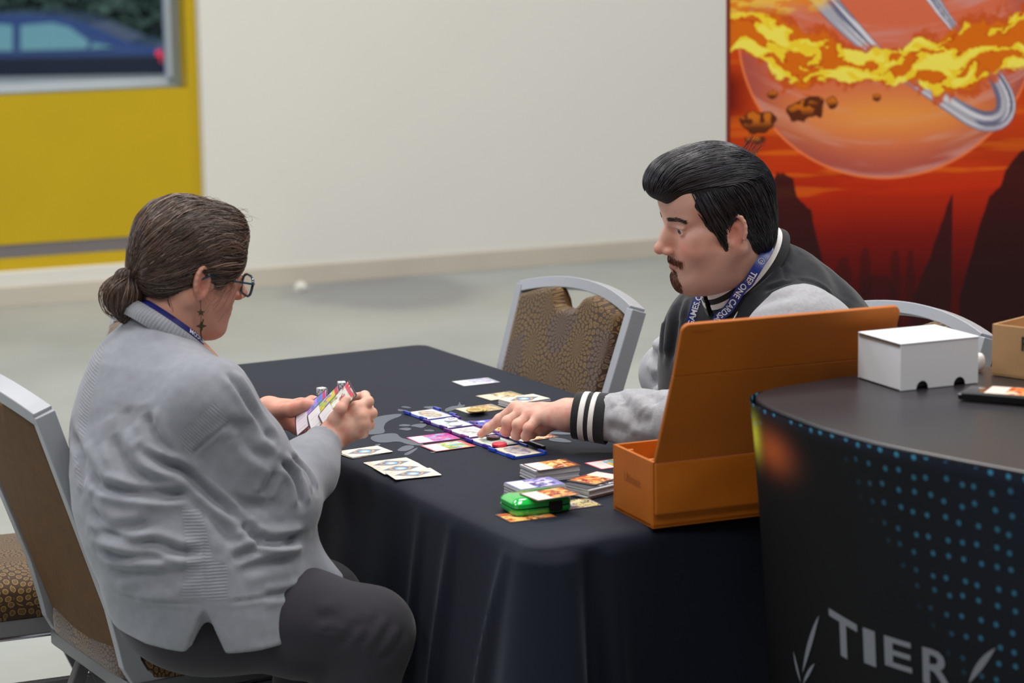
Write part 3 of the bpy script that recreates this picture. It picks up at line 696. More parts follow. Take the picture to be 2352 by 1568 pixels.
gold = mat('gold_coin', (212, 184, 118), .35, metal=.25)
gold2 = mat('coin_relief', (178, 146, 84), .4, metal=.25)
for i, (dx, dy) in enumerate(((2, 0), (-2, 1), (3, 0), (-5, 0))):
    def rel(o, r, h):
        MB().tube([(r * .9 * math.cos(a), r * .9 * math.sin(a), h) for a in np.linspace(0, 2 * PI, 33)[:-1]], .0007, 5, closed=True).obj('raised_rim', gold, o)
        MB().lathe([(r * .62, 0), (r * .6, .0004)], (0, 0, h), 24).obj('inner_disc', gold2, o)
    disc('gold_coin', 1096 + dx, 940 + dy - 0 , TZ + .0018 + .0027 * i, .0185, .0025, gold, ['bottom coin of the gold stack', 'second coin from the bottom of the gold stack', 'third coin of the gold stack, just under the top one', 'top coin of the gold stack, shifted to the left'][i], 'coin', 'stacked gold coins', rel)
def die(px, py, rz, label):
    P = atz(px, py + 10, TZ); o = empty('white_die', (P[0], P[1], TZ + .0006), rz, label, 'die', 'white dice'); s = .0165
    MB().box((0, 0, s / 2), (s, s, s), None, .002).obj('body', M_white_plastic, o)
    pm = mat('black_pip', (10, 10, 12), .4); q = s * .27
    faces = {5: (Matrix.Rotation(PI / 2, 4, 'X'), [(0, 0), (q, q), (-q, q), (q, -q), (-q, -q)]), 2: (Matrix.Rotation(PI / 2, 4, 'Z') @ Matrix.Rotation(PI / 2, 4, 'X'), [(q, q), (-q, -q)]), 3: (Matrix.Rotation(-PI / 2, 4, 'Z') @ Matrix.Rotation(PI / 2, 4, 'X'), [(q, q), (0, 0), (-q, -q)]), 1: (Matrix.Identity(4), [(0, 0)])}
    for k, (M_, pp) in faces.items():
        for (a, b_) in pp:
            MB().lathe([(.0016, 0), (.0016, .0002)], (a, b_, s / 2), 10, Matrix.Translation((0, 0, s / 2)) @ M_).obj('pip', pm, o)
die(739, 898, R(38), 'white die with black pips left of the hand of cards')
die(785, 884, R(12), 'white die peeking out from behind the fanned cards')
# ------------------------------------------------------------------ decks
def deck(px, py, ang, n, pal, kind, seed, label, zb_=TZ + .0006, topoff=(0, 0, 0), jit=.0012):
    P = atz(px, py, zb_ + n * .0025); o = empty('card_deck', (P[0], P[1], zb_), ang, label, 'card deck', 'decks of cards')
    rnd = random.Random(seed); mb = MB()
    for i in range(n):
        x, y, a = rnd.uniform(-jit, jit), rnd.uniform(-jit, jit), rnd.uniform(-jit * 6, jit * 6)
        mb.box((0, 0, .0011), (CL, CW, .0021), Matrix.Translation((x, y, i * .0025)) @ Matrix.Rotation(a, 4, 'Z'), .0004)
    tag(mb.obj('sleeved_cards', mat('sleeve_edges', (206, 206, 212), .35, spec=.5), o), None, kind='stuff')
    t = bpy.data.objects.new('top_card', card_mesh(kind, seed, PAL[pal])); col.objects.link(t); t.parent = o
    t.location = (topoff[0], topoff[1], n * .0025 + .0002); t.rotation_euler = (0, 0, topoff[2]); return o
deck(1262, 1067, angB - R(3), 9, 'fire', 'art', 31, 'sleeved deck topped by a fiery picture card, behind the violet deck', topoff=(.003, -.003, R(2)))
deck(1228, 1110, angB - R(2), 11, 'violet', 'art', 32, 'sleeved deck topped by a violet card, touching the green case')
deck(1362, 1108, angB + R(14), 7, 'dark', 'art', 33, 'untidy sleeved deck beside the orange box', jit=.005)
card(1368, 1098, angB + R(22), 'art', 'orange', 34, 'bright orange card lying askew on the untidy deck by the orange box', TZ + .0205, flip=True)
deck(1204, 916, angB + R(6), 5, 'back', 'back', 35, 'low deck with a blue patterned back behind the wrist of the pointing hand')
# ------------------------------------------------------------------ green plastic case
P = atz(1230, 1151, TZ + .016)
gc = empty('plastic_case', (P[0], P[1], TZ + .0016), angB - R(5), 'glossy green plastic card case with black latch on top of the orange card', 'case')
gm = mat('glossy_green_plastic', (22, 190, 72), .12, spec=.7, coat=.8); gbk = mat('black_rubber', (16, 16, 16), .45)
def case_half(z0, z1, w0, w1, nm, m_):
    vs = []; fs = []; n = 44; lv = [(0, z0), (.0, z0 + (z1 - z0) * .45), (.35, z0 + (z1 - z0) * .8), (1, z1)]
    for (t, z) in lv:
        hx = .054 + (w0 + (w1 - w0) * t); hy = .038 + (w0 + (w1 - w0) * t)
        for k in range(n):
            a = 2 * PI * k / n; c, s = math.cos(a), math.sin(a); p = .3
            vs.append((hx * math.copysign(abs(c) ** p, c), hy * math.copysign(abs(s) ** p, s), z))
    for j in range(3):
        for k in range(n): fs.append((j * n + k, j * n + (k + 1) % n, (j + 1) * n + (k + 1) % n, (j + 1) * n + k))
    fs.append(tuple(range(n))[::-1]); fs.append(tuple(3 * n + k for k in range(n)))
    return pyd(nm, vs, fs, m_, gc, True)
case_half(.0140, .029, 0, -.013, 'lid', gm); case_half(.0115, .0, -.0, -.004, 'tray', gm); case_half(.0115, .0142, -.0012, -.0012, 'seal', gbk)
for o_ in gc.children: 
    bm = bmesh.new(); bm.from_mesh(o_.data); bmesh.ops.recalc_face_normals(bm, faces=bm.faces); bm.to_mesh(o_.data); bm.free(); o_.data.set_sharp_from_angle(angle=R(40))
MB().box((.020, -.0392, .013), (.024, .005, .017), None, .0015).obj('latch', gbk, gc)
card(1264, 1134, angB + R(2), 'art', 'orange', 36, 'orange and white card resting on top of the green case', TZ + .0318)
# ------------------------------------------------------------------ orange storage box with raised lid
B0 = atz(1500, 1214, TZ + .001); B1 = atz(1409, 1167, TZ + .001)
bd = np.linalg.norm((B1 - B0)[:2]); bang = math.atan2(*(B1 - B0)[:2][::-1]) - PI / 2
BW, BD, BH = .40, min(max(bd, .12), .24), .112
ob = empty('storage_box', tuple(B0), bang, 'open orange leatherette card storage box with its big lid flap standing up', 'box')
th = .006
MB().box((BW / 2, BD / 2, th / 2), (BW, BD, th)).obj('bottom', M_orange, ob)
for (nm, c, d) in (('front_wall', (BW / 2, th / 2, BH / 2), (BW, th, BH)), ('back_wall', (BW / 2, BD - th / 2, BH / 2), (BW, th, BH)), ('side_wall', (th / 2, BD / 2, BH / 2), (th, BD - 2 * th, BH)), ('side_wall', (BW - th / 2, BD / 2, BH / 2), (th, BD - 2 * th, BH))):
    MB().box(c, d, None, .0012).obj(nm, M_orange, ob)
M_or_in = mat('orange_suede_lining', (226, 132, 30), .8, sheen=.4, bump=(200, .2, .0006))
MB().box((BW / 2, BD * .52, BH * .44), (BW - 2 * th, .005, BH * .86)).obj('divider', M_or_in, ob)
# scooped inner back liner
pts = [(th, th)]; n = 14
sc_c = .055
outl = [(th, 0.004), (th, BH - .008), (.022, BH - .008)] + [(sc_c + .026 * math.cos(a), BH - .008 + .026 * 1.0 * math.sin(a)) for a in np.linspace(PI, 2 * PI, 12)] + [(BW - th, BH - .008), (BW - th, .004)]
MB().prism(outl[::-1], -.002, .002, Matrix.Translation((0, BD - th - .012, 0)) @ Matrix.Rotation(PI / 2, 4, 'X')).obj('scooped_liner', M_or_in, ob)
MB().box((BW / 2, -.0042, BH * .60), (BW - .004, .007, BH * .77), None, .003).obj('front_flap', M_orange, ob)
# emboss on the left side wall: a worn script-like squiggle
tv, tf = text_mesh('Ultimate', .03)
mdark = mat('embossed_orange', (150, 78, 22), .6)
tvv = [(-.0004, BD * .72 - x * .62, BH * .52 + y * .8) for x, y, z in tv]
MB().add(tvv, tf).obj('embossed_mark', mdark, ob)
# lid: lower panel from the front top edge leaning out over the front, upper panel folded a little more upright
def lidpanel(name, p0, p1, thick, par, rnd=False):
    d = Vector((0, p1[0] - p0[0], p1[1] - p0[1])); L_ = d.length; M_ = Matrix.Translation((0, p0[0], p0[1])) @ Matrix.Rotation(math.atan2(p1[0] - p0[0], p1[1] - p0[1]) * -1, 4, 'X')
    if rnd:
        rc = .014; out = [(0, 0), (BW, 0)] + [(BW - rc + rc * math.cos(a), L_ - rc + rc * math.sin(a)) for a in np.linspace(0, PI / 2, 7)] + [(rc + rc * math.cos(a), L_ - rc + rc * math.sin(a)) for a in np.linspace(PI / 2, PI, 7)]
    else: out = [(0, 0), (BW, 0), (BW, L_), (0, L_)]
    mb = MB().prism(out, -thick / 2, thick / 2, M_ @ Matrix.Rotation(PI / 2, 4, 'X'))
    return mb.obj(name, M_orange, par, bev=.0018)
# find the lid profile from the photo: points on the plane of the box's left end
bn = Vector((math.cos(bang), math.sin(bang), 0)); bdv = np.array([-math.sin(bang), math.cos(bang), 0])
def box_end(px, py):
    d = ray(px, py); n_ = np.array(bn); t = ((B0 - CAM) @ n_) / (d @ n_); P_ = CAM + d * t - B0
    return (float(P_ @ bdv), float(P_[2]))
p_mid = box_end(1545, 862); p_top = box_end(1566, 744)
lid = lidpanel('lid', (-.004, BH + .001), p_mid, .008, ob)
lidpanel('lid_flap', p_mid, p_top, .008, lid, True)
tv, tf = text_mesh('Ultimate Guard', .012)
M_ = Matrix.Translation((0, p_mid[0], p_mid[1])) @ Matrix.Rotation(-math.atan2(p_top[0] - p_mid[0], p_top[1] - p_mid[1]), 4, 'X')
Lf = math.hypot(p_top[0] - p_mid[0], p_top[1] - p_mid[1])
MB().add([M_ @ Vector((.02 + x * .45, -.0046, Lf - .016 + y * .6)) for x, y, z in tv], tf).obj('embossed_mark', mdark, ob)

# ================================================================== COUNTER (right foreground)
CZ = 1.0
edge_px = [(2352, 1083), (2206, 1056), (2041, 1023), (1960, 1001), (1876, 977), (1810, 952), (1762, 932), (1738, 918), (1734, 908), (1745, 899), (1765, 893), (1793, 887), (1876, 874), (1958, 861), (2050, 854)]
E0 = [atz(x, y, CZ) for x, y in edge_px]
dr = (E0[0] - E0[1])[:2]; dr /= np.linalg.norm(dr)
db = (E0[-1] - E0[-2])[:2]; db /= np.linalg.norm(db)
out = [(E0[0][0] + dr[0] * k, E0[0][1] + dr[1] * k) for k in (.9, .6, .4, .2, .1)] + [(p[0], p[1]) for p in E0] + [(E0[-1][0] + db[0] * k * 1.0 + .04 * k * k, E0[-1][1] + db[1] * k * .75) for k in (.1, .25, .45, .7, 1.0)]
out = np.array(out)
for _ in range(3):
    q = [out[0]]
    for a, b_ in zip(out[:-1], out[1:]): q += [a * .75 + b_ * .25, a * .25 + b_ * .75]
    q.append(out[-1]); out = np.array(q)
# resample evenly
dd = np.r_[0, np.cumsum(np.hypot(*np.diff(out, axis=0).T))]; ns = 420; sN = np.linspace(0, dd[-1], ns)
out = np.c_[np.interp(sN, dd, out[:, 0]), np.interp(sN, dd, out[:, 1])]
tang = np.gradient(out, axis=0); tang /= np.linalg.norm(tang, axis=1)[:, None]; nrm = np.c_[-tang[:, 1], tang[:, 0]]
if nrm[ns // 2] @ (out[ns // 2] - out.mean(0)) < 0: nrm = -nrm
ctr = empty('counter', (float(out[:, 0].mean()) , float(out[:, 1].mean()), 0), 0, 'rounded event counter in a black printed stretch cover, right foreground', 'counter')
CI = -Vector(ctr.location)
top = [(x, y, CZ) for x, y in out]
mt_top = mat('black_counter_top', (40, 38, 43), .33, spec=.55, bump=(260, .08, .0006), var=(1.5, .06))
MB().prism([(x, y) for x, y in out], CZ - .03, CZ, Matrix.Translation(CI)).obj('counter_top', mt_top, ctr, bev=.006)
# cover: side mesh with its own print coordinates (s metres along, d metres down)
nz_ = 110; vs = []; fs = []; CS = []
zlev = np.linspace(CZ - .004, .005, nz_)
for j, z in enumerate(zlev):
    k = j / (nz_ - 1); ins = .004 - .045 * (1 - (1 - k) ** 2) * 1.0
    for i in range(ns):
        p = out[i] + nrm[i] * (.005 + ins); vs.append((p[0] + CI[0], p[1] + CI[1], z))
for j in range(nz_ - 1):
    for i in range(ns - 1): a = j * ns + i; fs.append((a, a + 1, a + ns + 1, a + ns))
# locate the tip (leftmost) as s=0
it = int(np.argmin(out[:, 0] - 0 * out[:, 1])); sv = sN - sN[it]         # s<0 : front side (towards camera), s>0 : back
SS = np.tile(sv, nz_); DD = np.repeat(CZ - zlev, ns)
M_cov = bpy.data.materials.new('printed_stretch_cover'); M_cov.use_nodes = True; nt = M_cov.node_tree; N = nt.nodes; L = nt.links; b = N['Principled BSDF']
b.inputs['Roughness'].default_value = .6; b.inputs['Specular IOR Level'].default_value = .15
a1 = N.new('ShaderNodeAttribute'); a1.attribute_name = 'Col'; a2 = N.new('ShaderNodeAttribute'); a2.attribute_name = 'sd'; a3 = N.new('ShaderNodeAttribute'); a3.attribute_name = 'dots'
vo = N.new('ShaderNodeTexVoronoi'); vo.voronoi_dimensions = '2D'; vo.inputs['Scale'].default_value = 36; vo.inputs['Randomness'].default_value = .35; L.new(a2.outputs['Vector'], vo.inputs['Vector'])
lt = N.new('ShaderNodeMapRange'); lt.inputs[1].default_value = .17; lt.inputs[2].default_value = .13; lt.inputs[3].default_value = 0; lt.inputs[4].default_value = 1; L.new(vo.outputs['Distance'], lt.inputs[0])
ml = N.new('ShaderNodeMath'); ml.operation = 'MULTIPLY'; L.new(lt.outputs[0], ml.inputs[0]); L.new(a3.outputs['Fac'], ml.inputs[1])
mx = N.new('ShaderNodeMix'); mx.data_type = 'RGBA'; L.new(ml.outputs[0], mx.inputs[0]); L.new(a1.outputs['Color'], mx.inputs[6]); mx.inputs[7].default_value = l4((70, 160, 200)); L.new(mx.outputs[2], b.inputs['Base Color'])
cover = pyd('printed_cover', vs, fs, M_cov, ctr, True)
base = np.broadcast_to(lin((9, 9, 12)), (len(vs), 3)).copy()
base = mix(base, lin((24, 34, 52)), sst(-.25, -.7, SS) * sst(.5, .05, DD) * .5)
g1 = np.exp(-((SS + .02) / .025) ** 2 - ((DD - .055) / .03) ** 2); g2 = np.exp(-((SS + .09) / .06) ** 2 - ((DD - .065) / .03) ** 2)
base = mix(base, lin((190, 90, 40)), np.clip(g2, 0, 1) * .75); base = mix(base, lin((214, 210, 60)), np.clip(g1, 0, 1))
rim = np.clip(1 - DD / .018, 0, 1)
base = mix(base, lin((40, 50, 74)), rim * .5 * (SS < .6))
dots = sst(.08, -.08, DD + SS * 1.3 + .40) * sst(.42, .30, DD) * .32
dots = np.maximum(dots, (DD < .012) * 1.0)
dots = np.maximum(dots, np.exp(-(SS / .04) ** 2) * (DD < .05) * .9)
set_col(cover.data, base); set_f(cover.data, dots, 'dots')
a = cover.data.attributes.new('sd', 'FLOAT_VECTOR', 'POINT'); a.data.foreach_set('vector', np.c_[SS, DD, 0 * SS].astype(np.float32).ravel())
# grey lettering and laurel leaves printed on the cover: mapped onto the side surface
def cover_pt(s, d, o_=.0012):
    k = np.clip(d / CZ, 0, 1); ins = .004 - .045 * (1 - (1 - k) ** 2)
    x = np.interp(s, sv, out[:, 0]); y = np.interp(s, sv, out[:, 1]); nx = np.interp(s, sv, nrm[:, 0]); ny = np.interp(s, sv, nrm[:, 1])
    return (float(x + nx * (.005 + ins + o_) + CI[0]), float(y + ny * (.005 + ins + o_) + CI[1]), float(CZ - d))
def cover_find(px, py):
    best = None
    P3 = np.array(vs) - np.array(CI); q = P3 - CAM; ww = q @ FWD
    X = 1176 + FPX * (q @ RGT) / ww; Y = 784 - FPX * (q @ UPV) / ww
    ok = SS < .02
    i = int(np.argmin(np.where(ok, (X - px) ** 2 + (Y - py) ** 2, 1e12))); return SS[i], DD[i]
M_ink = mat('grey_cover_ink', (112, 116, 124), .6)
def cover_text(txt, cells, name):
    """each letter in its own cell: (s left, s right, d top, d bottom); s falls to the right of the picture"""
    mb = MB()
    for ch, (s0, s1, dt0, dt1, h) in zip(txt, cells):
        tv, tf = text_mesh(ch, 1.0, .02)
        bm = bmesh.new(); vv = [bm.verts.new(p) for p in tv]
        for q in tf:
            try: bm.faces.new([vv[k] for k in q])
            except Exception: pass
        bmesh.ops.triangulate(bm, faces=bm.faces[:]); bmesh.ops.subdivide_edges(bm, edges=bm.edges[:], cuts=1)
        x0_, x1_ = tv[:, 0].min(), tv[:, 0].max(); y0_, y1_ = tv[:, 1].min(), tv[:, 1].max(); bm.verts.index_update()
        V_ = []
        for p in bm.verts:
            u = (p.co.x - x0_) / (x1_ - x0_); t = (p.co.y - y0_) / (y1_ - y0_)
            V_.append(cover_pt(s0 + (s1 - s0) * u, dt0 + (dt1 - dt0) * u + (1 - t) * h))
        mb.add(V_, [[k.index for k in fc.verts] for fc in bm.faces]); bm.free()
    return mb.obj(name, M_ink, ctr)
def cell(x0_, y0_, x1_, y1_, hpx_pt):
    a_ = cover_find(x0_, y0_); b_ = cover_find(x1_, y1_); c_ = cover_find(*hpx_pt); return (a_[0], b_[0], a_[1], b_[1], c_[1] - a_[1])
try:
    cells = [cell(1903, 1395, 1970, 1430, (1925, 1497)), cell(1986, 1436, 2010, 1446, (1990, 1524)), cell(2030, 1452, 2095, 1478, (2035, 1532)), cell(2118, 1482, 2185, 1508, (2120, 1566))]
    cover_text('TIER', cells, 'printed_word_tier')
    cells = [cell(1905, 1548, 1974, 1556, (1905, 1568)), cell(1982, 1556, 2050, 1566, (1985, 1568))]
    s0 = cells[0][0]; d0 = cells[0][2]; sw = (cells[0][1] - s0)
    cs = [(s0 + sw * 1.12 * k, s0 + sw * (1.12 * k + 1), d0 + .012 * k, d0 + .012 * (k + 1), .075) for k in range(3)]
    cover_text('ONE', cs, 'printed_word_one')
    def leaf(px, py, qx, qy, wdt):
        a_ = np.array(cover_find(px, py)); b_ = np.array(cover_find(qx, qy)); d_ = b_ - a_; n_ = np.array([-d_[1], d_[0]]); n_ /= np.linalg.norm(n_)
        L1 = [a_ + d_ * t + n_ * wdt * math.sin(PI * t) ** .8 for t in np.linspace(0, 1, 10)]; L2 = [a_ + d_ * t - n_ * wdt * .35 * math.sin(PI * t) for t in np.linspace(.9, .1, 8)]
        MB().add([cover_pt(*p) for p in L1 + L2], [tuple(range(18))]).obj('laurel_leaf', M_ink, ctr)
    for q in ((1845, 1540, 1884, 1415, .008), (1842, 1568, 1826, 1492, .005), (1846, 1568, 1874, 1526, .005), (2226, 1566, 2290, 1480, .008)): leaf(*q)
except Exception as e: print('cover print failed', e)
# ------------------------------------------------------------------ things on the counter
def corner_box(P0, PL, PR, zt_px):
    """P0 near corner, PL/PR neighbouring bottom corners"""
    a_ = (PR - P0); wx = np.linalg.norm(a_[:2]); ang = math.atan2(a_[1], a_[0]); dl = (PL - P0); dep = abs(-math.sin(ang) * dl[0] + math.cos(ang) * dl[1])
    d = ray(*zt_px); t = P0[1] / d[1] * 1.0; h = (CAM + d * t)[2] - P0[2]
    return wx, dep, h, ang
P0, PL, PR = atz(2068, 899, CZ), atz(1962, 878, CZ), atz(2246, 880, CZ)
wx, dep, h, ang = corner_box(P0, PL, PR, (2068, 792)); dep *= 1.28
wb = empty('cardboard_box', (P0[0], P0[1], CZ + .001), ang, 'small white cardboard card box with two half-moon notches on the counter', 'box')
r_ = .0112
def arch_out(cs):
    o_ = [(0, 0)]
    for c in cs: o_ += [(c - r_, 0)] + [(c + r_ * math.cos(a), r_ * 1.15 * math.sin(a)) for a in np.linspace(PI, 0, 10)] + [(c + r_, 0)]
    return o_ + [(wx, 0), (wx, h), (0, h)]
RX = Matrix.Rotation(PI / 2, 4, 'X')
MB().prism(arch_out([wx * .28, wx * .76]), -.0016, 0, RX).obj('front_panel', M_whiteboard, wb)
MB().box((wx / 2, .014, .013), (wx - .01, .004, .024), None).obj('inner_flap', mat('grey_inner_board', (120, 118, 116), .8), wb)
MB().box((wx / 2, dep, h / 2), (wx, .0016, h)).obj('back_panel', M_whiteboard, wb)
MB().box((0.0008, dep / 2, h / 2 - .002), (.0016, dep - .002, h - .006), None, .0006).obj('end_flap', M_whiteboard, wb)
MB().box((wx - .0008, dep / 2, h / 2), (.0016, dep - .002, h)).obj('end_panel', M_whiteboard, wb)
MB().box((wx / 2, dep / 2, h), (wx + .001, dep + .002, .002), None, .0008).obj('lid', M_whiteboard, wb)
MB().box((.0, dep / 2, h - .0045), (.0034, dep - .006, .0015), None, .0004).obj('lid_crease', mat('crease_brown', (120, 100, 84), .8), wb)
# brown box at the right edge
P0 = atz(2277, 862, CZ); PR = atz(2352, 872, CZ); a_ = PR - P0; ang = math.atan2(a_[1], a_[0])
h = (CAM + ray(2278, 745) * (P0[1] / ray(2278, 745)[1]))[2] - CZ
cb = empty('cardboard_box', (P0[0], P0[1], CZ + .001), ang, 'open brown cardboard box at the right edge of the counter', 'box'); bw_, bd_ = .26, .20; t_ = .004
for (nm, c, d) in (('side_panel', (bw_ / 2, t_ / 2, h / 2), (bw_, t_, h)), ('side_panel', (bw_ / 2, bd_, h / 2), (bw_, t_, h)), ('end_panel', (t_ / 2, bd_ / 2, h / 2), (t_, bd_ - t_, h)), ('end_panel', (bw_ - t_ / 2, bd_ / 2, h / 2), (t_, bd_ - t_, h)), ('bottom', (bw_ / 2, bd_ / 2, .003), (bw_, bd_, t_))):
    MB().box(c, d, None, .0012).obj(nm, M_board, cb)
tv, tf = text_mesh('P', .034, .0012); MB().add([(.054 + x * .75, -.0008, h * .56 + y * .9) for x, y, z in tv], tf).obj('printed_word', mat('dark_green_box_ink', (30, 44, 40), .7), cb)
# dark handheld device with a card on it
P0 = atz(2199, 921, CZ); PR = atz(2352, 934, CZ); a_ = PR - P0; ang = math.atan2(a_[1], a_[0])
dv = empty('phone', (P0[0], P0[1], CZ + .001), ang, 'black rounded phone-like device lying under a card at the right edge of the counter', 'phone')
MB().box((.08, .035, .0065), (.16, .07, .011), None, .0045).obj('body', mat('gloss_black', (10, 10, 12), .12, coat=.7), dv, True)
MB().lathe([(.0042, 0), (.0042, .0012), (.003, .0016)], (0, 0, 0), 18, Matrix.Translation((.004, .004, .0095))).obj('round_button', mat('grey_button', (190, 190, 195), .3), dv)
o = card(2330, 899, ang + R(4), 'art', 'orange', 51, 'orange bordered card on top of the black device on the counter', CZ + .0135, None, cat='card')
# small white rounded thing behind the white box
P0 = atz(2255, 858, CZ); v, f = superell(.009, .010, .015, .9, .9, 20, 12)
o = pyd('paper_cup', [(x, y, z + .015) for x, y, z in v], f, M_white_plastic, None, True); o.location = (P0[0], P0[1] + .02, CZ + .001); tag(o, 'small white rounded object between the white box and the brown box', 'cup')

# ================================================================== BANNER
BY = 6.9
b0 = aty(1677, 300, BY)
BNX = b0[0]
def bpx(x, y): p = aty(x, y, BY); return p
scale = BY / (FPX * 1.0)
# print coordinates: photo-like units measured on the banner itself
def smooth_poly2(P):
    P = [np.array(p, float) for p in P]
    for _ in range(2):
        q = [P[0]]
        for a, b_ in zip(P[:-1], P[1:]): q += [a * .75 + b_ * .25, a * .25 + b_ * .75]
        q.append(P[-1]); P = q
    return P
def banner_rgb(x, y):
    sky = mix(mix(np.broadcast_to(lin((206, 66, 10)), x.shape + (3,)), lin((196, 44, 6)), sst(300, 460, y)), lin((128, 20, 8)), sst(440, 560, y))
    sky = mix(sky, lin((48, 8, 10)), sst(520, 680, y))
    sky = mix(sky, lin((226, 100, 30)), sst(120, 0, y) * .6)
    st = sst(.60, .72, fbm(x / 260, y / 22, 4)) * sst(520, 420, y); sky = mix(sky, lin((236, 112, 20)), st * .6)
    sky = mix(sky, lin((120, 10, 4)), sst(.3, .5, fbm(x / 300, y / 60, 9)) * sst(250, 350, y) * .25)
    dk = sst(120, 20, x - 1640) * sst(130, 200, y) * sst(300, 240, y); sky = mix(sky, lin((110, 12, 4)), dk)
    # pale translucent globe
    cx, cy, rr = 2035., 75., 340.
    q = np.hypot(x - cx, (y - cy) * 1.0) / rr
    ins = sst(1.005, .99, q)
    wisps = fbm((x - cx) / 220 + 3, (y - cy - 80 * ((x - cx) / 300) ** 2 * -1) / 26, 12)
    g = mix(mix(np.broadcast_to(lin((222, 110, 76)), x.shape + (3,)), lin((178, 84, 74)), sst(.72, 1, q)), lin((216, 150, 140)), sst(.5, .75, wisps) * .75)
    g = mix(g, lin((244, 158, 70)), np.exp(-(((x - 2040) / 230) ** 2 + ((y - 270) / 55) ** 2)) * .9)
    c = mix(sky, g, ins * .95); c = mix(c, lin((250, 130, 70)), sst(.012, .004, np.abs(q - .998)) * .8)
    # silver-blue water ribbon: a tilted ring
    RP = smooth_poly2([(1850, -40, 26), (1930, 50, 24), (2010, 130, 15), (2080, 182, 13), (2180, 246, 18), (2250, 290, 22), (2300, 286, 23), (2314, 246, 21), (2288, 190, 17), (2240, 130, 10), (2180, 66, 9), (2120, -20, 16), (2080, -90, 24)])
    best = np.full(x.shape, 1e9); sd_ = np.zeros(x.shape); tt_ = np.zeros(x.shape)
    for i_ in range(len(RP) - 1):
        ax_, ay_, aw = RP[i_]; bx_, by_, bw_ = RP[i_ + 1]; dx, dy = bx_ - ax_, by_ - ay_; L2_ = dx * dx + dy * dy + 1e-9
        t = np.clip(((x - ax_) * dx + (y - ay_) * dy) / L2_, 0, 1); sg = ((x - ax_) * -dy + (y - ay_) * dx) / math.sqrt(L2_); dist = np.hypot(x - ax_ - t * dx, y - ay_ - t * dy) / (aw + (bw_ - aw) * t)
        m_ = dist < best; best = np.where(m_, dist, best); sd_ = np.where(m_, np.sign(sg) * dist, sd_); tt_ = np.where(m_, i_ + t, tt_)
    cc = mix(mix(np.broadcast_to(lin((178, 174, 186)), x.shape + (3,)), lin((112, 112, 138)), sst(.5, .62, vn(sd_ * 3 + 20, tt_ * .12, 5))), lin((222, 220, 226)), sst(.58, .7, vn(sd_ * 3.4, tt_ * .1 + 5, 8)))
    c = mix(c, lin((110, 96, 120)), sst(1.1, 1.0, best)); c = mix(c, cc, sst(1.0, .9, best))
    # tumbling boulders
    for (bx, by, bw, bh, sd) in ((1845, 255, 48, 26, 1), (1868, 236, 24, 17, 2), (1912, 240, 16, 15, 3), (1742, 282, 42, 26, 4), (2012, 228, 12, 10, 5), (1742, 322, 16, 9, 6), (1716, 322, 7, 7, 7), (1776, 218, 13, 10, 8)):
        q = np.hypot((x - bx) / bw, (y - by) / bh) + .5 * (vn(x / 13, y / 13, sd) - .5)
        rc = mix(np.broadcast_to(lin((96, 40, 12)), x.shape + (3,)), lin((206, 110, 24)), sst(.40, .52, vn(x / 14 + sd, y / 10 - (y - by) / 40, sd + 20)) * sst(.6, -.3, (y - by) / bh))
        c = mix(c, rc, sst(.95, .86, q)); c = mix(c, lin((60, 18, 8)), sst(.08, .03, np.abs(q - .9)) * .8)
    # fire band
    yc = 78 + 80 * sst(1680, 1900, x) - 20 * np.sin((x - 1680) / 120) * .6 - 60 * sst(2080, 2340, x) + 6 * np.sin(x / 31)
    hw = 54 + 12 * np.sin(x / 57 + 1) + 10 * sst(2150, 2340, x) - 10 * sst(1820, 1960, x) * sst(2140, 2050, x)
    wx_ = x + 34 * (fbm(x / 60, y / 60, 31) - .5) * 2; wy_ = y + 30 * (fbm(x / 50 + 9, y / 50, 37) - .5) * 2
    d = np.abs(wy_ - yc) / hw
    swirl = fbm(wx_ / 70 + (wy_ - yc) / 90, (wy_ - yc) / 24, 41, 3)
    fl = sst(1.12, 1.0, d + .5 * (fbm(wx_ / 26, wy_ / 17, 45, 3) - .5))
    fc = mix(mix(np.broadcast_to(lin((224, 110, 8)), x.shape + (3,)), lin((250, 214, 46)), sst(.45, .47, swirl)), lin((252, 234, 90)), sst(.57, .60, swirl))
    fc = mix(fc, lin((200, 74, 6)), sst(.03, .012, np.abs(swirl - .44)) * .7)
    c = mix(c, lin((206, 84, 16)), sst(1.4, 1.1, d + .9 * (fbm(wx_ / 18, wy_ / 18, 49) - .5)) * .9)
    c = mix(c, fc, fl)
    fl2 = sst(46, 10, y + 40 * (fbm(x / 40, y / 30, 55) - .5) + 60 * sst(1860, 2000, x)); c = mix(c, mix(np.broadcast_to(lin((240, 140, 30)), x.shape + (3,)), lin((250, 200, 70)), sst(.45, .55, fbm(x / 40, y / 14, 57))), fl2 * .85)
    # dark rock stacks
    def stack(c, pts, alpha=1.0, cc=(44, 14, 16)):
        xs = [p[0] for p in pts]; ys = [p[1] for p in pts]; top_ = np.interp(x, xs, ys) + 8 * (vn(x / 7, y / 30, 61) - .5)
        inside = sst(-2, 2, y - top_) * (x >= xs[0]) * (x <= xs[-1]); return mix(c, lin(cc), inside * alpha)
    c = stack(c, [(1690, 760), (1740, 640), (1765, 480), (1776, 420), (1786, 397), (1806, 404), (1822, 412), (1832, 458), (1866, 490), (1868, 510), (1880, 560), (1900, 640), (1925, 800)], .93)
    c = stack(c, [(2100, 700), (2140, 600), (2165, 520), (2186, 460), (2222, 430), (2240, 425), (2247, 440), (2240, 520), (2212, 640), (2190, 800)], .9)
    c = stack(c, [(2210, 700), (2250, 540), (2276, 460), (2300, 440), (2312, 400), (2352, 352), (2420, 330), (2600, 300), (2900, 420), (3100, 700)], .93, (36, 12, 14))
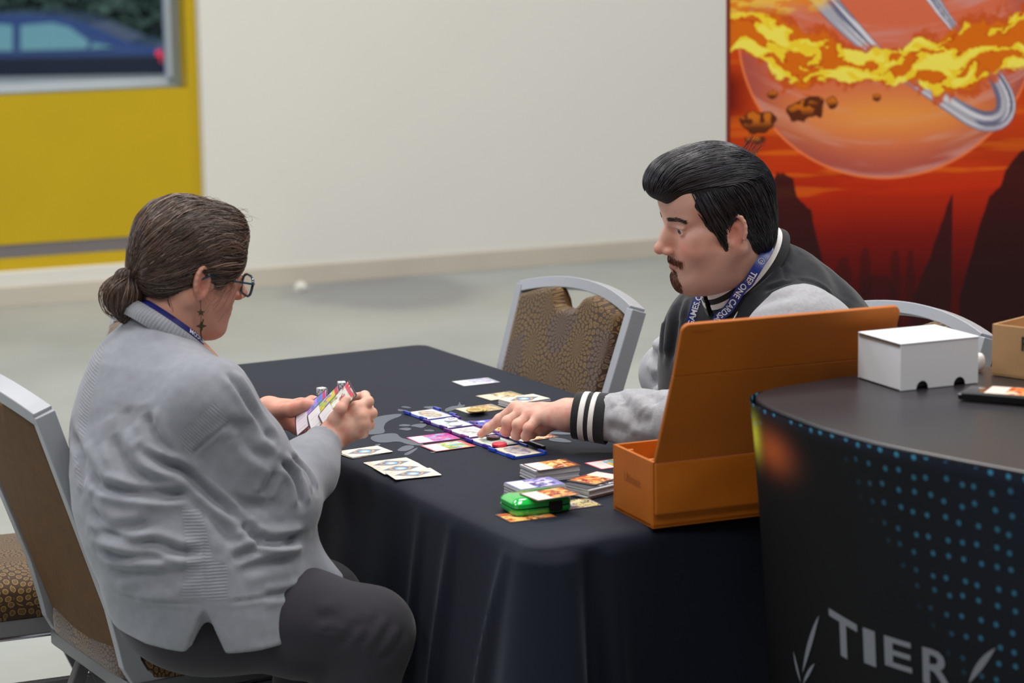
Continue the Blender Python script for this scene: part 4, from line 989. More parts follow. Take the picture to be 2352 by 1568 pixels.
    for (sx_, sy_, sw_) in ((1990, 575, 13), (2060, 580, 11), (2095, 583, 9), (1940, 598, 18), (2020, 640, 40)):
        c = stack(c, [(sx_ - sw_ * 1.4, 760), (sx_ - sw_, sy_ + 25), (sx_ - sw_ * .5, sy_), (sx_ + sw_ * .5, sy_), (sx_ + sw_, sy_ + 25), (sx_ + sw_ * 1.4, 760)], .5)
    return c
nx_, ny_ = 470, 430; xs = np.linspace(1677, 2700, nx_); ys = np.linspace(-180, 900, ny_)
X, Y = np.meshgrid(xs, ys); Cc = banner_rgb(X, Y)
o00 = aty(1677, 300, BY); px2m = np.linalg.norm(aty(2000, 300, BY) - aty(1900, 300, BY)) / 100
# flat print on a vertical plane facing the camera; print units -> metres on the panel
PX = o00[0] + (X - 1677) * px2m; PZ = o00[2] - (Y - 300) * px2m * 1.0
zlow = PZ.min()
vs = np.c_[PX.ravel(), np.full(PX.size, BY), PZ.ravel()]
i = np.arange((nx_ - 1) * (ny_ - 1)); a = (i // (nx_ - 1)) * nx_ + i % (nx_ - 1)
fs = np.c_[a, a + nx_, a + nx_ + 1, a + 1]
ban = empty('backdrop_banner', (float(PX.mean()), BY, 0), 0, 'tall fabric backdrop printed with flames and a red sunset over rock stacks, behind the man', 'banner')
OFF = np.array([PX.mean(), BY, 0])
me = bpy.data.meshes.new('printed_fabric'); me.from_pydata((vs - OFF).tolist(), [], fs.tolist()); me.update(); set_col(me, Cc.reshape(-1, 3))
link('printed_fabric', me, mat('banner_print', None, .75, attr=True, spec=.2), ban)
w_ = PX.max() - PX.min(); zt_ = PZ.max()
fr = MB(); fr.box((0, .03, (zt_) / 2), (w_ - .002, .05, zt_ - .01)); fr.obj('fabric_body', mat('dark_red_fabric', (60, 12, 10), .8), ban)
MB().box((0, .003, zlow / 2 + .01), (w_ - .002, .008, zlow), None).obj('lower_fabric', mat('dark_red_fabric', (60, 12, 10), .8), ban)
MB().box((-w_ / 2 - .004, .02, zt_ / 2), (.008, .045, zt_ - .02), None, .002).obj('edge_tape', mat('banner_edge', (120, 30, 16), .7), ban)
for s in (-1, 1): MB().box((s * w_ * .4, .02, .008), (.06, .4, .016), None, .003).obj('foot', M_darksilver, ban)
# ================================================================== IMPLICIT-SURFACE SCULPTING
class Sdf:
    def __init__(s, lo, hi, res):
        s.lo = np.array(lo, float); s.res = res; s.n = np.ceil((np.array(hi) - s.lo) / res).astype(int) + 1
        s.band = 3 * res; s.d = np.full(tuple(s.n), 10.0, np.float32)
        s.ax = [(s.lo[i] + np.arange(s.n[i]) * res).astype(np.float32) for i in range(3)]
    def sub(s, lo, hi, m):
        i0 = np.maximum(np.floor((np.array(lo) - m - s.lo) / s.res).astype(int), 0); i1 = np.minimum(np.ceil((np.array(hi) + m - s.lo) / s.res).astype(int) + 1, s.n)
        if np.any(i1 <= i0): return None, None
        sl = tuple(slice(a, b_) for a, b_ in zip(i0, i1))
        return sl, (s.ax[0][sl[0]][:, None, None], s.ax[1][sl[1]][None, :, None], s.ax[2][sl[2]][None, None, :])
    def put(s, sl, b_, k, op):
        a = s.d[sl]
        if op == 'u':
            if k <= 0: s.d[sl] = np.minimum(a, b_)
            else: h = np.clip(.5 + .5 * (b_ - a) / k, 0, 1); s.d[sl] = b_ * (1 - h) + a * h - k * h * (1 - h)
        else:
            b_ = -b_; h = np.clip(.5 - .5 * (b_ - a) / max(k, 1e-6), 0, 1); s.d[sl] = b_ * (1 - h) + a * h + k * h * (1 - h)
        return s
    def cone(s, a, b_, ra, rb, k=.01, op='u', n=None, f=1.0):
        a = np.array(a, float); b_ = np.array(b_, float); rm = max(ra, rb); m = k + s.band + rm
        sl, g = s.sub(np.minimum(a, b_), np.maximum(a, b_), m)
        if sl is None: return s
        ba = (b_ - a); L2 = max(float(ba @ ba), 1e-12)
        q = [g[i] - a[i] for i in range(3)]
        t = np.clip((q[0] * ba[0] + q[1] * ba[1] + q[2] * ba[2]) / L2, 0, 1)
        q = [q[i] - t * ba[i] for i in range(3)]
        if n is not None:
            n = np.array(n, float); n /= np.linalg.norm(n); w_ = (q[0] * n[0] + q[1] * n[1] + q[2] * n[2]) * (f - 1)
            q = [q[i] + w_ * n[i] for i in range(3)]
        return s.put(sl, np.sqrt(q[0] ** 2 + q[1] ** 2 + q[2] ** 2) - (ra + (rb - ra) * t), k, op)
    def chain(s, pts, rs, k=.01, **kw):
        for i in range(len(pts) - 1): s.cone(pts[i], pts[i + 1], rs[i], rs[i + 1], k, **kw)
        return s
    def ell(s, c, r, k=.01, op='u', M=None):
        c = np.array(c, float); r = np.array(r, float); m = k + s.band + r.max() * .02; ext = np.full(3, r.max()) if M is not None else r
        sl, g = s.sub(c - ext, c + ext, m)
        if sl is None: return s
        q = [g[i] - c[i] for i in range(3)]
        if M is not None: M = np.array(M); q = [q[0] * M[0][j] + q[1] * M[1][j] + q[2] * M[2][j] for j in range(3)]   # columns = local axes
        k0 = np.sqrt((q[0] / r[0]) ** 2 + (q[1] / r[1]) ** 2 + (q[2] / r[2]) ** 2); k1 = np.sqrt((q[0] / r[0] ** 2) ** 2 + (q[1] / r[1] ** 2) ** 2 + (q[2] / r[2] ** 2) ** 2)
        return s.put(sl, k0 * (k0 - 1) / np.maximum(k1, 1e-6), k, op)
    def half(s, p, n, k=.004):
        """keep the side the normal points away from (cut away the +n side)"""
        n = np.array(n, float); n /= np.linalg.norm(n); g = (s.ax[0][:, None, None], s.ax[1][None, :, None], s.ax[2][None, None, :])
        b_ = (g[0] - p[0]) * n[0] + (g[1] - p[1]) * n[1] + (g[2] - p[2]) * n[2]
        h = np.clip(.5 - .5 * (b_ - s.d) / k, 0, 1); s.d = (b_ * (1 - h) + s.d * h + k * h * (1 - h)).astype(np.float32); return s
    def sections(s, tab, ang):
        """stack of elliptical sections: rows (z, cx, cy, a fwd, b side, y-egg)"""
        tab = np.array(sorted(tab)); z = s.ax[2]; c = [np.interp(z, tab[:, 0], tab[:, i])[None, None, :] for i in range(1, 5)]
        ca, sa = math.cos(ang), math.sin(ang); X = s.ax[0][:, None, None] - c[0]; Y = s.ax[1][None, :, None] - c[1]
        u = X * ca + Y * sa; v = -X * sa + Y * ca
        q = np.sqrt((u / c[2]) ** 2 + (v / c[3]) ** 2); d = (q - 1) * np.minimum(c[2], c[3])
        zz = z[None, None, :]; dz = np.maximum(tab[0, 0] - zz, zz - tab[-1, 0]); d = np.maximum(d, dz)
        s.d = np.minimum(s.d, d.astype(np.float32)); return s
    def mesh(s, smooth=2):
        d = np.clip(s.d, -s.band, s.band).astype(np.float32); g = openvdb.FloatGrid(s.band); g.copyFromArray(np.ascontiguousarray(d)); g.background = s.band
        pts, quads = g.convertToQuads(0.0)
        v = pts.astype(np.float64) * s.res + s.lo; q = quads.astype(np.int64)
        if len(q) and smooth:
            e = np.concatenate([q[:, [0, 1]], q[:, [1, 2]], q[:, [2, 3]], q[:, [3, 0]]]); e = np.concatenate([e, e[:, ::-1]])
            cnt = np.bincount(e[:, 0], minlength=len(v)).astype(float)
            for it in range(smooth * 2):
                sm = np.stack([np.bincount(e[:, 0], weights=v[e[:, 1], i], minlength=len(v)) for i in range(3)], 1) / np.maximum(cnt, 1)[:, None]
                v = v + (sm - v) * (.55 if it % 2 == 0 else -.50)
        nn, q = quad_normals(v, q)
        # orient outward: signed volume
        t = v[q]; vol = np.einsum('ij,ij->i', t[:, 0], np.cross(t[:, 1], t[:, 2])).sum() + np.einsum('ij,ij->i', t[:, 0], np.cross(t[:, 2], t[:, 3])).sum()
        if vol < 0: q = q[:, ::-1]
        return v, q
def quad_normals(v, q):
    n = np.cross(v[q[:, 2]] - v[q[:, 0]], v[q[:, 3]] - v[q[:, 1]]); N_ = np.zeros_like(v)
    for k in range(4):
        for i in range(3): N_[:, i] += np.bincount(q[:, k], weights=n[:, i], minlength=len(v))
    N_ /= np.maximum(np.linalg.norm(N_, axis=1), 1e-12)[:, None]; return N_, q
def fast_mesh(name, v, q, m, parent=None, smooth=True):
    me = bpy.data.meshes.new(name); q = np.asarray(q); k = q.shape[1]
    me.vertices.add(len(v)); me.vertices.foreach_set('co', np.asarray(v, np.float32).ravel()); me.loops.add(q.size); me.loops.foreach_set('vertex_index', q.astype(np.int32).ravel())
    me.polygons.add(len(q)); me.polygons.foreach_set('loop_start', np.arange(0, q.size, k, dtype=np.int32)); me.polygons.foreach_set('loop_total', np.full(len(q), k, np.int32))
    me.update(calc_edges=True); me.validate(); return link(name, me, m, parent, smooth)
def projv(v):
    q = v - CAM; ww = q @ FWD; return 1176 + FPX * (q @ RGT) / ww, 784 - FPX * (q @ UPV) / ww
def bvh_of(v, q): return BVHTree.FromPolygons([tuple(p) for p in v], [tuple(map(int, f)) for f in q])
def hit(bv_, px, py):
    d = ray(px, py); d = d / np.linalg.norm(d); r_ = bv_.ray_cast(Vector(CAM), Vector(d)); 
    return (np.array(r_[0]), np.array(r_[1])) if r_[0] is not None else (None, None)
def resamp(pts, n):
    P = np.array(pts, float); d = np.r_[0, np.cumsum(np.linalg.norm(np.diff(P, axis=0), axis=1))]; s_ = np.linspace(0, d[-1], n)
    return np.stack([np.interp(s_, d, P[:, i]) for i in range(P.shape[1])], 1)
def smooth_poly(pts, n):
    P = [np.array(p, float) for p in pts]
    for _ in range(3):
        q = [P[0]]
        for a, b_ in zip(P[:-1], P[1:]): q += [a * .75 + b_ * .25, a * .25 + b_ * .75]
        q.append(P[-1]); P = q
    return resamp(P, n)
def wrinkle(v, N_, bv_, pxs, A, wdt, side=.6):
    """press a fold line into the cloth where the photo shows it"""
    P = [hit(bv_, x, y)[0] for x, y in smooth_poly(pxs, 24)]; P = [p for p in P if p is not None]
    if len(P) < 3: return v
    P = np.array(P)
    keep = [0]
    for i in range(1, len(P)):
        if np.linalg.norm(P[i] - P[keep[-1]]) < .09: keep.append(i)
    P = P[keep]; lo = P.min(0) - 4 * wdt; hi = P.max(0) + 4 * wdt
    idx = np.where(np.all((v > lo) & (v < hi), axis=1))[0]; q = v[idx]; best = np.full(len(idx), 9.0); tt = np.zeros(len(idx))
    for i in range(len(P) - 1):
        a, b_ = P[i], P[i + 1]; ba = b_ - a; L2 = max(ba @ ba, 1e-12); t = np.clip((q - a) @ ba / L2, 0, 1); d = np.linalg.norm(q - a - t[:, None] * ba, axis=1)
        m_ = d < best; best[m_] = d[m_]; tt[m_] = (i + t[m_]) / (len(P) - 1)
    fade = np.clip(np.sin(PI * np.clip(tt, .02, .98)) * 2.2, 0, 1); x = best / wdt
    dis = (-A * np.exp(-x * x) + A * side * np.exp(-((x - 1.9) / 1.1) ** 2)) * fade
    v[idx] += N_[idx] * dis[:, None]; return v
def in_poly(X, Y, poly, soft=6.0):
    P = np.array(poly, float); ins = np.zeros(X.shape, bool); dmin = np.full(X.shape, 1e9); n = len(P)
    for i in range(n):
        x1, y1 = P[i]; x2, y2 = P[(i + 1) % n]
        c = ((y1 > Y) != (y2 > Y)) & (X < (x2 - x1) * (Y - y1) / (y2 - y1 + 1e-12) + x1); ins ^= c
        t = np.clip(((X - x1) * (x2 - x1) + (Y - y1) * (y2 - y1)) / ((x2 - x1) ** 2 + (y2 - y1) ** 2), 0, 1); dmin = np.minimum(dmin, np.hypot(X - x1 - t * (x2 - x1), Y - y1 - t * (y2 - y1)))
    return np.where(ins, sst(0, soft, dmin), 0)
def strands(name, seeds, field, bv_, nseg, step, r, lift, m, parent, colf, seed=1, taper=.35, wob=0.0, M=None, stop=None):
    """hair strands: follow a direction field over a surface; one mesh of thin three-sided tubes"""
    rnd = np.random.RandomState(seed); V = []; F = []; Cc = []
    for si, p0 in enumerate(seeds):
        p = Vector(p0); pts = []; ph = rnd.uniform(0, 6.28); lf_ = lift * rnd.uniform(.2, 1.5); nst = int(nseg * rnd.uniform(.6, 1.0)); vel = None
        for i in range(nst + 1):
            loc, nrm_, _, _ = bv_.find_nearest(p)
            if loc is None or (stop and stop(loc)): break
            pts.append((loc + nrm_ * (lf_ * (1 + .6 * i / nst)), nrm_))
            d = Vector(field(np.array(loc), i / nst, ph)); d = d - nrm_ * d.dot(nrm_)
            if d.length < 1e-6: break
            d.normalize()
            if wob: d += nrm_.cross(d) * (wob * math.sin(ph + i * 1.1))
            vel = d if vel is None else (vel * .5 + d * .5); vel.normalize()
            p = loc + vel * step
        if len(pts) < 3: continue
        b0 = len(V); n_ = len(pts); rr = r * rnd.uniform(.7, 1.4); c = colf(rnd, si)
        for i, (q, nr) in enumerate(pts):
            t = (pts[min(i + 1, n_ - 1)][0] - pts[max(i - 1, 0)][0]); s_ = t.cross(nr); s_ = s_.normalized() if s_.length > 1e-9 else Vector((1, 0, 0))
            w_ = rr * (1 - (1 - taper) * (i / (n_ - 1)) ** 2) * (.5 if i == 0 else 1)
            V += [q + s_ * w_, q + nr * w_ * .9, q - s_ * w_]; Cc += [c] * 3
        for i in range(n_ - 1):
            a = b0 + 3 * i
            for k in range(3): F.append((a + k, a + (k + 1) % 3, a + 3 + (k + 1) % 3, a + 3 + k))
    if M is not None: V = [M @ p for p in V]
    o = fast_mesh(name, np.array([tuple(p) for p in V]), np.array(F), m, parent); set_col(o.data, np.array(Cc)); return o
def ribbon_mesh(P, Nn, wid, thick, name, m, parent=None, side=None):
    """flat strap along points P with face normals Nn"""
    P = np.array(P); n = len(P); T = np.gradient(P, axis=0); T /= np.linalg.norm(T, axis=1)[:, None]; S_ = np.cross(T, Nn); S_ /= np.maximum(np.linalg.norm(S_, axis=1), 1e-9)[:, None]
    V = np.concatenate([np.stack([P - S_ * wid / 2, P + S_ * wid / 2, P + S_ * wid / 2 - Nn * thick, P - S_ * wid / 2 - Nn * thick], 1).reshape(-1, 3)]); F = []
    for i in range(n - 1):
        for k in range(4): F.append((4 * i + k, 4 * i + (k + 1) % 4, 4 * i + 4 + (k + 1) % 4, 4 * i + 4 + k))
    return pyd(name, V, F, m, parent, False), (P, Nn, S_)
def ribbon_text(fr, txt, size, s0, name, m, parent, flip=1, off=.0006, sx=1.0):
    P, Nn, S_ = fr; d = np.r_[0, np.cumsum(np.linalg.norm(np.diff(P, axis=0), axis=1))]
    tv, tf = text_mesh(txt, size, size * .02); V = []
    for x, y, z in tv:
        s_ = s0 + x * sx * (1 if flip > 0 else -1); yy = (y - size * .35) * (1 if flip > 0 else -1)
        p = np.array([np.interp(s_, d, P[:, i]) for i in range(3)]); nn_ = np.array([np.interp(s_, d, Nn[:, i]) for i in range(3)]); ss_ = np.array([np.interp(s_, d, S_[:, i]) for i in range(3)])
        V.append(p - ss_ * yy + nn_ * off)
    keep = [f_ for f_ in tf if all(0 <= s0 + tv[k][0] * sx * (1 if flip > 0 else -1) <= d[-1] for k in f_)]
    return pyd(name, V, keep, m, parent)

# ------------------------------------------------------------------ shared head sculpt (local: +y face, +x its right, +z up)
def head_sdf(man, neck_end=(0, -.052, -.215)):
    ne = np.array(neck_end, float); s = Sdf((-.10, min(-.15, ne[1] - .08), min(-.215, ne[2] - .03)), (.10, .145, .135), .0018); K = .02
    s.ell((0, -.014, .034), (.0755, .094, .083), K); s.ell((0, .032, .045), (.064, .056, .052), K)
    s.ell((0, .028, -.020), (.061, .057, .078), K); wj = 1.10 if man else 1.0
    s.ell((0, .026, -.066), (.052 * wj, .048, .044), .03)
    for q in (-1, 1):
        s.cone((q * .056 * wj, -.012, -.045), (q * .020, .066, -.096), .019, .015, .025)
        s.ell((q * .040, .052, -.036), (.026, .025, .030), .02)
        s.cone((q * .046, .066, .019), (q * .010, .083, .013), .009, .0085, .014)
        s.cone((q * .052, .058, -.012), (q * .060, .02, -.010), .009, .008, .02)
    s.ell((0, .072, -.101), (.021, .017, .018), .02)
    if man: s.ell((0, .020, -.103), (.050, .056, .034), .04)
    else: s.ell((0, .020, -.100), (.046, .050, .030), .035)
    s.cone((0, .082, .010), (0, .109, -.030), .0062, .0085, .010); s.ell((0, .086, -.020), (.0135, .020, .024), .010); s.ell((0, .1105, -.0335), (.0112, .0108, .0098), .008)
    for q in (-1, 1): s.ell((q * .0125, .100, -.0385), (.0072, .0095, .0068), .006)
    s.ell((0, .070, -.064), (.032, .024, .024), .018)
    for q in (-1, 1):
        s.ell((q * .0320, .0925, .002), (.0185, .0125, .0115), .012, 'd')
        s.ell((q * .0320, .0712, .0005), (.0138, .0138, .0138), .0035)
        s.ell((q * .0330, .0870, -.0006), (.0165, .0102, .0068), .0010, 'd')
        s.cone((q * .016, .084, .0075), (q * .046, .076, .0065), .0028, .0026, .004)
        s.ell((q * .006, .1045, -.0425), (.0036, .0050, .0032), .002, 'd')
    for zz, rr, yy in ((-.0600, .0046, .0925), (-.0712, .0056, .0915)):
        s.cone((-.021, yy - .0085, zz - .001), (0, yy, zz), .0026, rr, .004); s.cone((.021, yy - .0085, zz - .001), (0, yy, zz), .0026, rr, .004)
    s.cone((-.023, .0875, -.0662), (0, .0985, -.0655), .0012, .0014, .002, 'd'); s.cone((.023, .0875, -.0662), (0, .0985, -.0655), .0012, .0014, .002, 'd')
    s.ell((0, .094, -.083), (.016, .006, .005), .008, 'd')
    for q in (-1, 1):    # ears
        c = np.array([q * .0755, -.010, -.012]); Mx = Matrix.Rotation(q * R(24), 3, 'Z') @ Matrix.Rotation(R(10), 3, 'X')
        s.ell(c, (.0055, .0165, .0290), .006, M=Mx)
        rim = []
        for a in np.linspace(-.35 * PI, 1.15 * PI, 13):
            l = Vector((q * .0055, .0165 * math.cos(a) * 1.0, .0285 * math.sin(a) + .001)); rim.append(c + np.array(Mx @ l))
        s.chain(rim, [.0036] * 13, .0025)
        s.ell(c + np.array(Mx @ Vector((q * .0065, .003, -.004))), (.0048, .0085, .0125), .003, 'd', M=Mx)
        s.ell(c + np.array(Mx @ Vector((q * .002, .006, -.027))), (.0048, .0075, .0085), .005, M=Mx)
        s.ell(c + np.array(Mx @ Vector((q * .002, .0165, -.006))), (.004, .0035, .006), .004, M=Mx)
    nw = .055 if man else .052
    if man: s.ell((0, .040, .048), (.062, .056, .046), .02)
    s.cone((0, -.030, -.055), ne, nw * .95, nw * 1.04, .03)
    return s
def skin_cols(lp, man, base, lipc):
    c = np.broadcast_to(lin(base), lp.shape).copy(); x, y, z = lp.T
    n_ = fbm(x * 60 + z * 30, y * 60 + z * 50, 3); c = c * (0.94 + .12 * n_)[:, None]
    red = np.exp(-(((np.abs(x) - .043) / .020) ** 2 + ((z + .036) / .022) ** 2)) * (y > .02) * .55 + np.exp(-((x / .016) ** 2 + ((z + .036) / .014) ** 2)) * (y > .09) * .5 + np.exp(-((np.abs(x) - .078) / .010) ** 2) * np.exp(-(((z + .012) / .032) ** 2 + ((y + .01) / .018) ** 2)) * .6
    c = mix(c, lin((214, 120, 104)), np.clip(red, 0, .6))
    lip = sst(1.15, .85, np.hypot(x / .024, (z + .066) / .0105)) * (y > .082)
    c = mix(c, lin(lipc), lip * .8)
    if man:
        st = sst(-.030, -.055, z + .25 * np.abs(x) * 0) * sst(-.03, .0, y) * sst(-.16, -.135, z) * .26
        c = mix(c, lin((96, 74, 64)), st)
        mu = np.exp(-(((z + .0535 + .20 * np.abs(x) ** 1.0 * 1) / .0068) ** 2)) * (np.abs(x) < .036) * (y > .065)
        go = sst(1.0, .75, np.hypot(x / .024, (z + .100) / .021)) * (y > .04); sp = sst(1, .6, np.hypot(x / .006, (z + .082) / .008)) * (y > .06)
        c = mix(c, lin((120, 76, 54)), np.clip(mu * .35 + go * .5 + sp * .4, 0, .6))
    return c
M_skin = mat('skin', None, .48, attr=True, spec=.4, sss=.10, bump=(260, .12, .0006))
M_hair = mat('hair_strands', None, .34, attr=True, spec=.55)
def eyeball(par, MW, c, look, irisc, sc):
    """local centre c"""
    vs = []; fs = []; n = 24; r_ = .0122; cols = []
    Lk = Vector(look).normalized(); q0 = Vector((0, 0, 1)).rotation_difference(Lk)
    for i in range(25):
        ph = PI * i / 24
        for k in range(n):
            t = 2 * PI * k / n; p = Vector((math.sin(ph) * math.cos(t), math.sin(ph) * math.sin(t), math.cos(ph)))
            rr = r_ * (1 + .03 * math.exp(-(ph / .45) ** 2)); vs.append(MW @ (Vector(c) + q0 @ p * rr))
            cols.append(lin((12, 10, 10)) if ph < .20 else lin(irisc) if ph < .50 else lin((222, 214, 208)))
    for i in range(24):
        for k in range(n): fs.append((i * n + k, (i + 1) * n + k, (i + 1) * n + (k + 1) % n, i * n + (k + 1) % n))
    return pyd('eye', vs, fs, mat('eye_surface', None, .08, attr=True, spec=.6, coat=.5), par, True, np.array(cols))
def head_matrix(H, face_az, pitch, roll, sc):
    """face_az: world azimuth the face points to"""
    return Matrix.Translation(Vector(H)) @ Matrix.Rotation(face_az - PI / 2, 4, 'Z') @ Matrix.Rotation(-pitch, 4, 'X') @ Matrix.Rotation(roll, 4, 'Y') @ Matrix.Scale(sc, 4)
def xfn(M_, v): A = np.array(M_); return v @ A[:3, :3].T + A[:3, 3]
def join_parts(parts):
    V = []; Q = []; C_ = []; n = 0
    for v, q, c in parts: V.append(v); Q.append(q + n); C_.append(c); n += len(v)
    return np.concatenate(V), np.concatenate(Q), np.concatenate(C_)
def at3(px, py, Y): return aty(px, py, Y)
# ================================================================== THE WOMAN
DYW = .14
def at3(px, py, Y): return aty(px, py, Y + DYW)
WF = TA - PI / 2; wf = np.array([math.cos(WF), math.sin(WF), 0]); wr_ = np.array([wf[1], -wf[0], 0])     # facing, her right
UPz = np.array([0, 0, 1.0])
HW = at3(437, 612, 4.12); MW = head_matrix(HW, R(31), R(13), R(7), .99)
neckb = at3(378, 768, 4.085)
MWi = MW.inverted()
hs = head_sdf(False, np.array(MWi @ Vector(neckb))); hv, hq = hs.mesh(1); SK_W = (214, 158, 136)
hc = skin_cols(hv, False, SK_W, (186, 96, 92))
pelv = at3(505, 1400, 4.02); pelv[2] = 0; 
def B3(px, py, Y): return at3(px, py, Y)
# arms (right = near the camera, left = far)
shR = B3(480, 925, 3.92); elR = B3(640, 1150, 3.98); wrR = B3(752, 1010, 4.15)
shL = B3(490, 905, 4.25); elL = B3(560, 1090, 4.40); wrL = B3(618, 943, 4.33)
hipR = pelv + wr_ * .095 + UPz * .555; hipL = pelv - wr_ * .095 + UPz * .555
kn0 = B3(846, 1452, 3.93); kneeR = kn0; kneeL = kn0 - wr_ * .21 + wf * .0
ankR = np.array([kneeR[0] - wf[0] * .10, kneeR[1] - wf[1] * .10, .10]); ankL = np.array([kneeL[0] - wf[0] * .06, kneeL[1] - wf[1] * .06, .10])
lo = np.minimum.reduce([hipL, hipR, kneeR, shL, elL, ankL]) - .3; hi = np.maximum.reduce([hipL, kneeR, kneeL, shR, elL]) + .25; lo[2] = -.01; hi[2] = 1.16
b_ = Sdf(lo, hi, .011)
b_.cone(pelv + UPz * .60, neckb - UPz * .12 , .13, .12, .05).cone(neckb - UPz * .12, neckb, .10, .045, .04)
b_.chain([shR, elR, wrR], [.045, .038, .024], .02).chain([shL, elL, wrL], [.045, .038, .024], .02)
for h_, k_, a_ in ((hipR, kneeR, ankR), (hipL, kneeL, ankL)):
    b_.chain([h_, k_, a_, a_ + wf * .13 - UPz * .045], [.085, .052, .036, .026], .03)
bv0, bq0 = b_.mesh(1)
# hands
def make_hand(palm, fingers, wr, fore, res=.0014, nf=None):
    P = np.array([wr, fore] + [p for f_ in fingers for p in f_[0]]); s = Sdf(P.min(0) - .04, P.max(0) + .04, res)
    s.cone(fore, wr, palm['rf'], palm['rw'], .01, n=palm.get('n'), f=palm.get('fw', 1.25))
    mc = [f_[0][0] for f_ in fingers if not f_[2]]
    for i, m_ in enumerate(mc): s.cone(wr, m_, palm['rw'] * .72, .0125, .014, n=palm.get('n'), f=palm.get('fp', 1.15))
    for a, c in zip(mc[:-1], mc[1:]): s.cone(a, c, .0115, .0115, .008); s.cone((a + wr) / 2, (c + wr) / 2, .013, .013, .012)
    for pts, rs, th in fingers:
        if th: s.cone(wr * .55 + pts[0] * .45, pts[0], .0145, .0125, .014)
        for i in range(len(pts) - 1): s.cone(pts[i], pts[i + 1], rs[i], rs[i + 1], .0035 if i else .006)
        for i in range(1, len(pts) - 1): s.ell(pts[i], (rs[i] * 1.06,) * 3, .004)
    return s.mesh(1)
wd = np.array([0, 1, 0.])
W3 = B3
fin = [([W3(818, 938, 4.165), W3(845, 922, 4.185), W3(838, 909, 4.215), W3(812, 912, 4.235)], [.0115, .0098, .0088, .0078], False),
       ([W3(829, 955, 4.160), W3(853, 949, 4.190), W3(845, 934, 4.22), W3(822, 932, 4.240)], [.0115, .0100, .0088, .0078], False),
       ([W3(831, 973, 4.158), W3(847, 975, 4.195), W3(838, 958, 4.23), W3(816, 952, 4.245)], [.0112, .0095, .0085, .0075], False),
       ([W3(822, 991, 4.160), W3(834, 994, 4.195), W3(826, 978, 4.225), W3(808, 970, 4.24)], [.0105, .0085, .0075, .0068], False),
       ([W3(770, 962, 4.150), W3(783, 938, 4.142), W3(796, 918, 4.152)], [.0118, .0100, .0080], True)]
hR = make_hand(dict(rw=.027, rf=.030, n=(.3, -.9, .2), fw=1.2, fp=1.3), fin, wrR + np.array([.012, .01, .008]), wrR + (elR - wrR) * .25)
fin = [([W3(690, 930, 4.335), W3(716, 921, 4.355), W3(738, 921, 4.350), W3(752, 926, 4.335)], [.0115, .0098, .0085, .0075], False),
       ([W3(694, 947, 4.345), W3(722, 945, 4.365), W3(740, 950, 4.350), W3(744, 958, 4.33)], [.0115, .0098, .0085, .0075], False),
       ([W3(690, 966, 4.340), W3(716, 974, 4.355), W3(726, 972, 4.325), W3(719, 973, 4.290)], [.011, .0095, .0085, .0078], False),
       ([W3(682, 982, 4.330), W3(704, 992, 4.340), W3(715, 990, 4.310), W3(711, 987, 4.280)], [.0105, .0085, .0078, .007], False),
       ([W3(668, 941, 4.285), W3(706, 930, 4.265), W3(743, 935, 4.262)], [.0150, .0112, .0085], True)]
hL = make_hand(dict(rw=.026, rf=.028, n=(.2, -.9, .3), fw=1.2, fp=1.2), fin, wrL, wrL + (elL - wrL) * .25)
def hand_cols(v, base): n_ = fbm(v[:, 0] * 90, v[:, 2] * 90 + v[:, 1] * 70, 7); return mix(np.broadcast_to(lin(base), v.shape), lin((222, 128, 112)), np.clip((n_ - .45) * 1.6, 0, .45))
parts = [(xfn(MW, hv), hq, hc), (bv0, bq0, np.broadcast_to(lin(SK_W), bv0.shape)), (hR[0], hR[1], hand_cols(hR[0], (224, 176, 156))), (hL[0], hL[1], hand_cols(hL[0], (218, 160, 140)))]
V_, Q_, C_ = join_parts(parts)
woman = empty('person', (float(pelv[0]), float(pelv[1]), 0), 0, 'woman in grey sweater and blue glasses, hair in a low bun, holding cards', 'person')
def adopt(o, par):
    o.parent = par; o.matrix_parent_inverse = Matrix.Translation(-Vector(par.location)); return o
wb_ = adopt(fast_mesh('body', V_, Q_, M_skin), woman); set_col(wb_.data, C_)
for sx in (-1, 1): eyeball(wb_, MW, (sx * .032, .0712, .0005), (0, 1, -.25), (70, 90, 90), 1).parent = wb_
# ---- sweater
cN = at3(384, 760, 4.08); e1 = wf * .062 + UPz * -.050; e2 = wr_ * .062; up_n = np.cross(e1, e2); up_n /= np.linalg.norm(up_n); up_n *= np.sign(up_n[2])
def sec(py, pxl, pxr, Yc, lat=.20):
    l = at3(pxl, py, Yc); r_ = at3(pxr, py, Yc); hw = (r_[0] - l[0]) / 2; ca, sa = math.cos(WF), math.sin(WF)
    a = math.sqrt(max(hw ** 2 - (lat * sa) ** 2, (.03) ** 2)) / ca
    return (l[2], (l[0] + r_[0]) / 2, Yc + DYW, a, lat)
SECT = [sec(1530, 300, 715, 4.00, .222), sec(1440, 258, 715, 4.00, .220), sec(1380, 238, 716, 4.00, .216), sec(1300, 212, 718, 4.00, .210), sec(1220, 186, 722, 4.01, .205), sec(1150, 168, 700, 4.02, .198),
        sec(1080, 158, 655, 4.03, .192), sec(1010, 157, 610, 4.04, .190), sec(950, 163, 575, 4.05, .185), sec(890, 180, 545, 4.055, .165), sec(850, 196, 520, 4.06, .140), sec(820, 212, 492, 4.06, .115), sec(795, 228, 462, 4.065, .095), sec(770, 248, 434, 4.07, .08), sec(745, 275, 405, 4.07, .07), sec(722, 303, 378, 4.075, .055)]
lo = np.array([min(q[1] - q[3] for q in SECT) - .08, 3.80, SECT[0][0] - .03]); hi = np.array([max(wrR[0], wrL[0]) + .03, 4.70, SECT[-1][0] + .05])
s = Sdf(lo, hi, .0042); s.sections(SECT, WF)
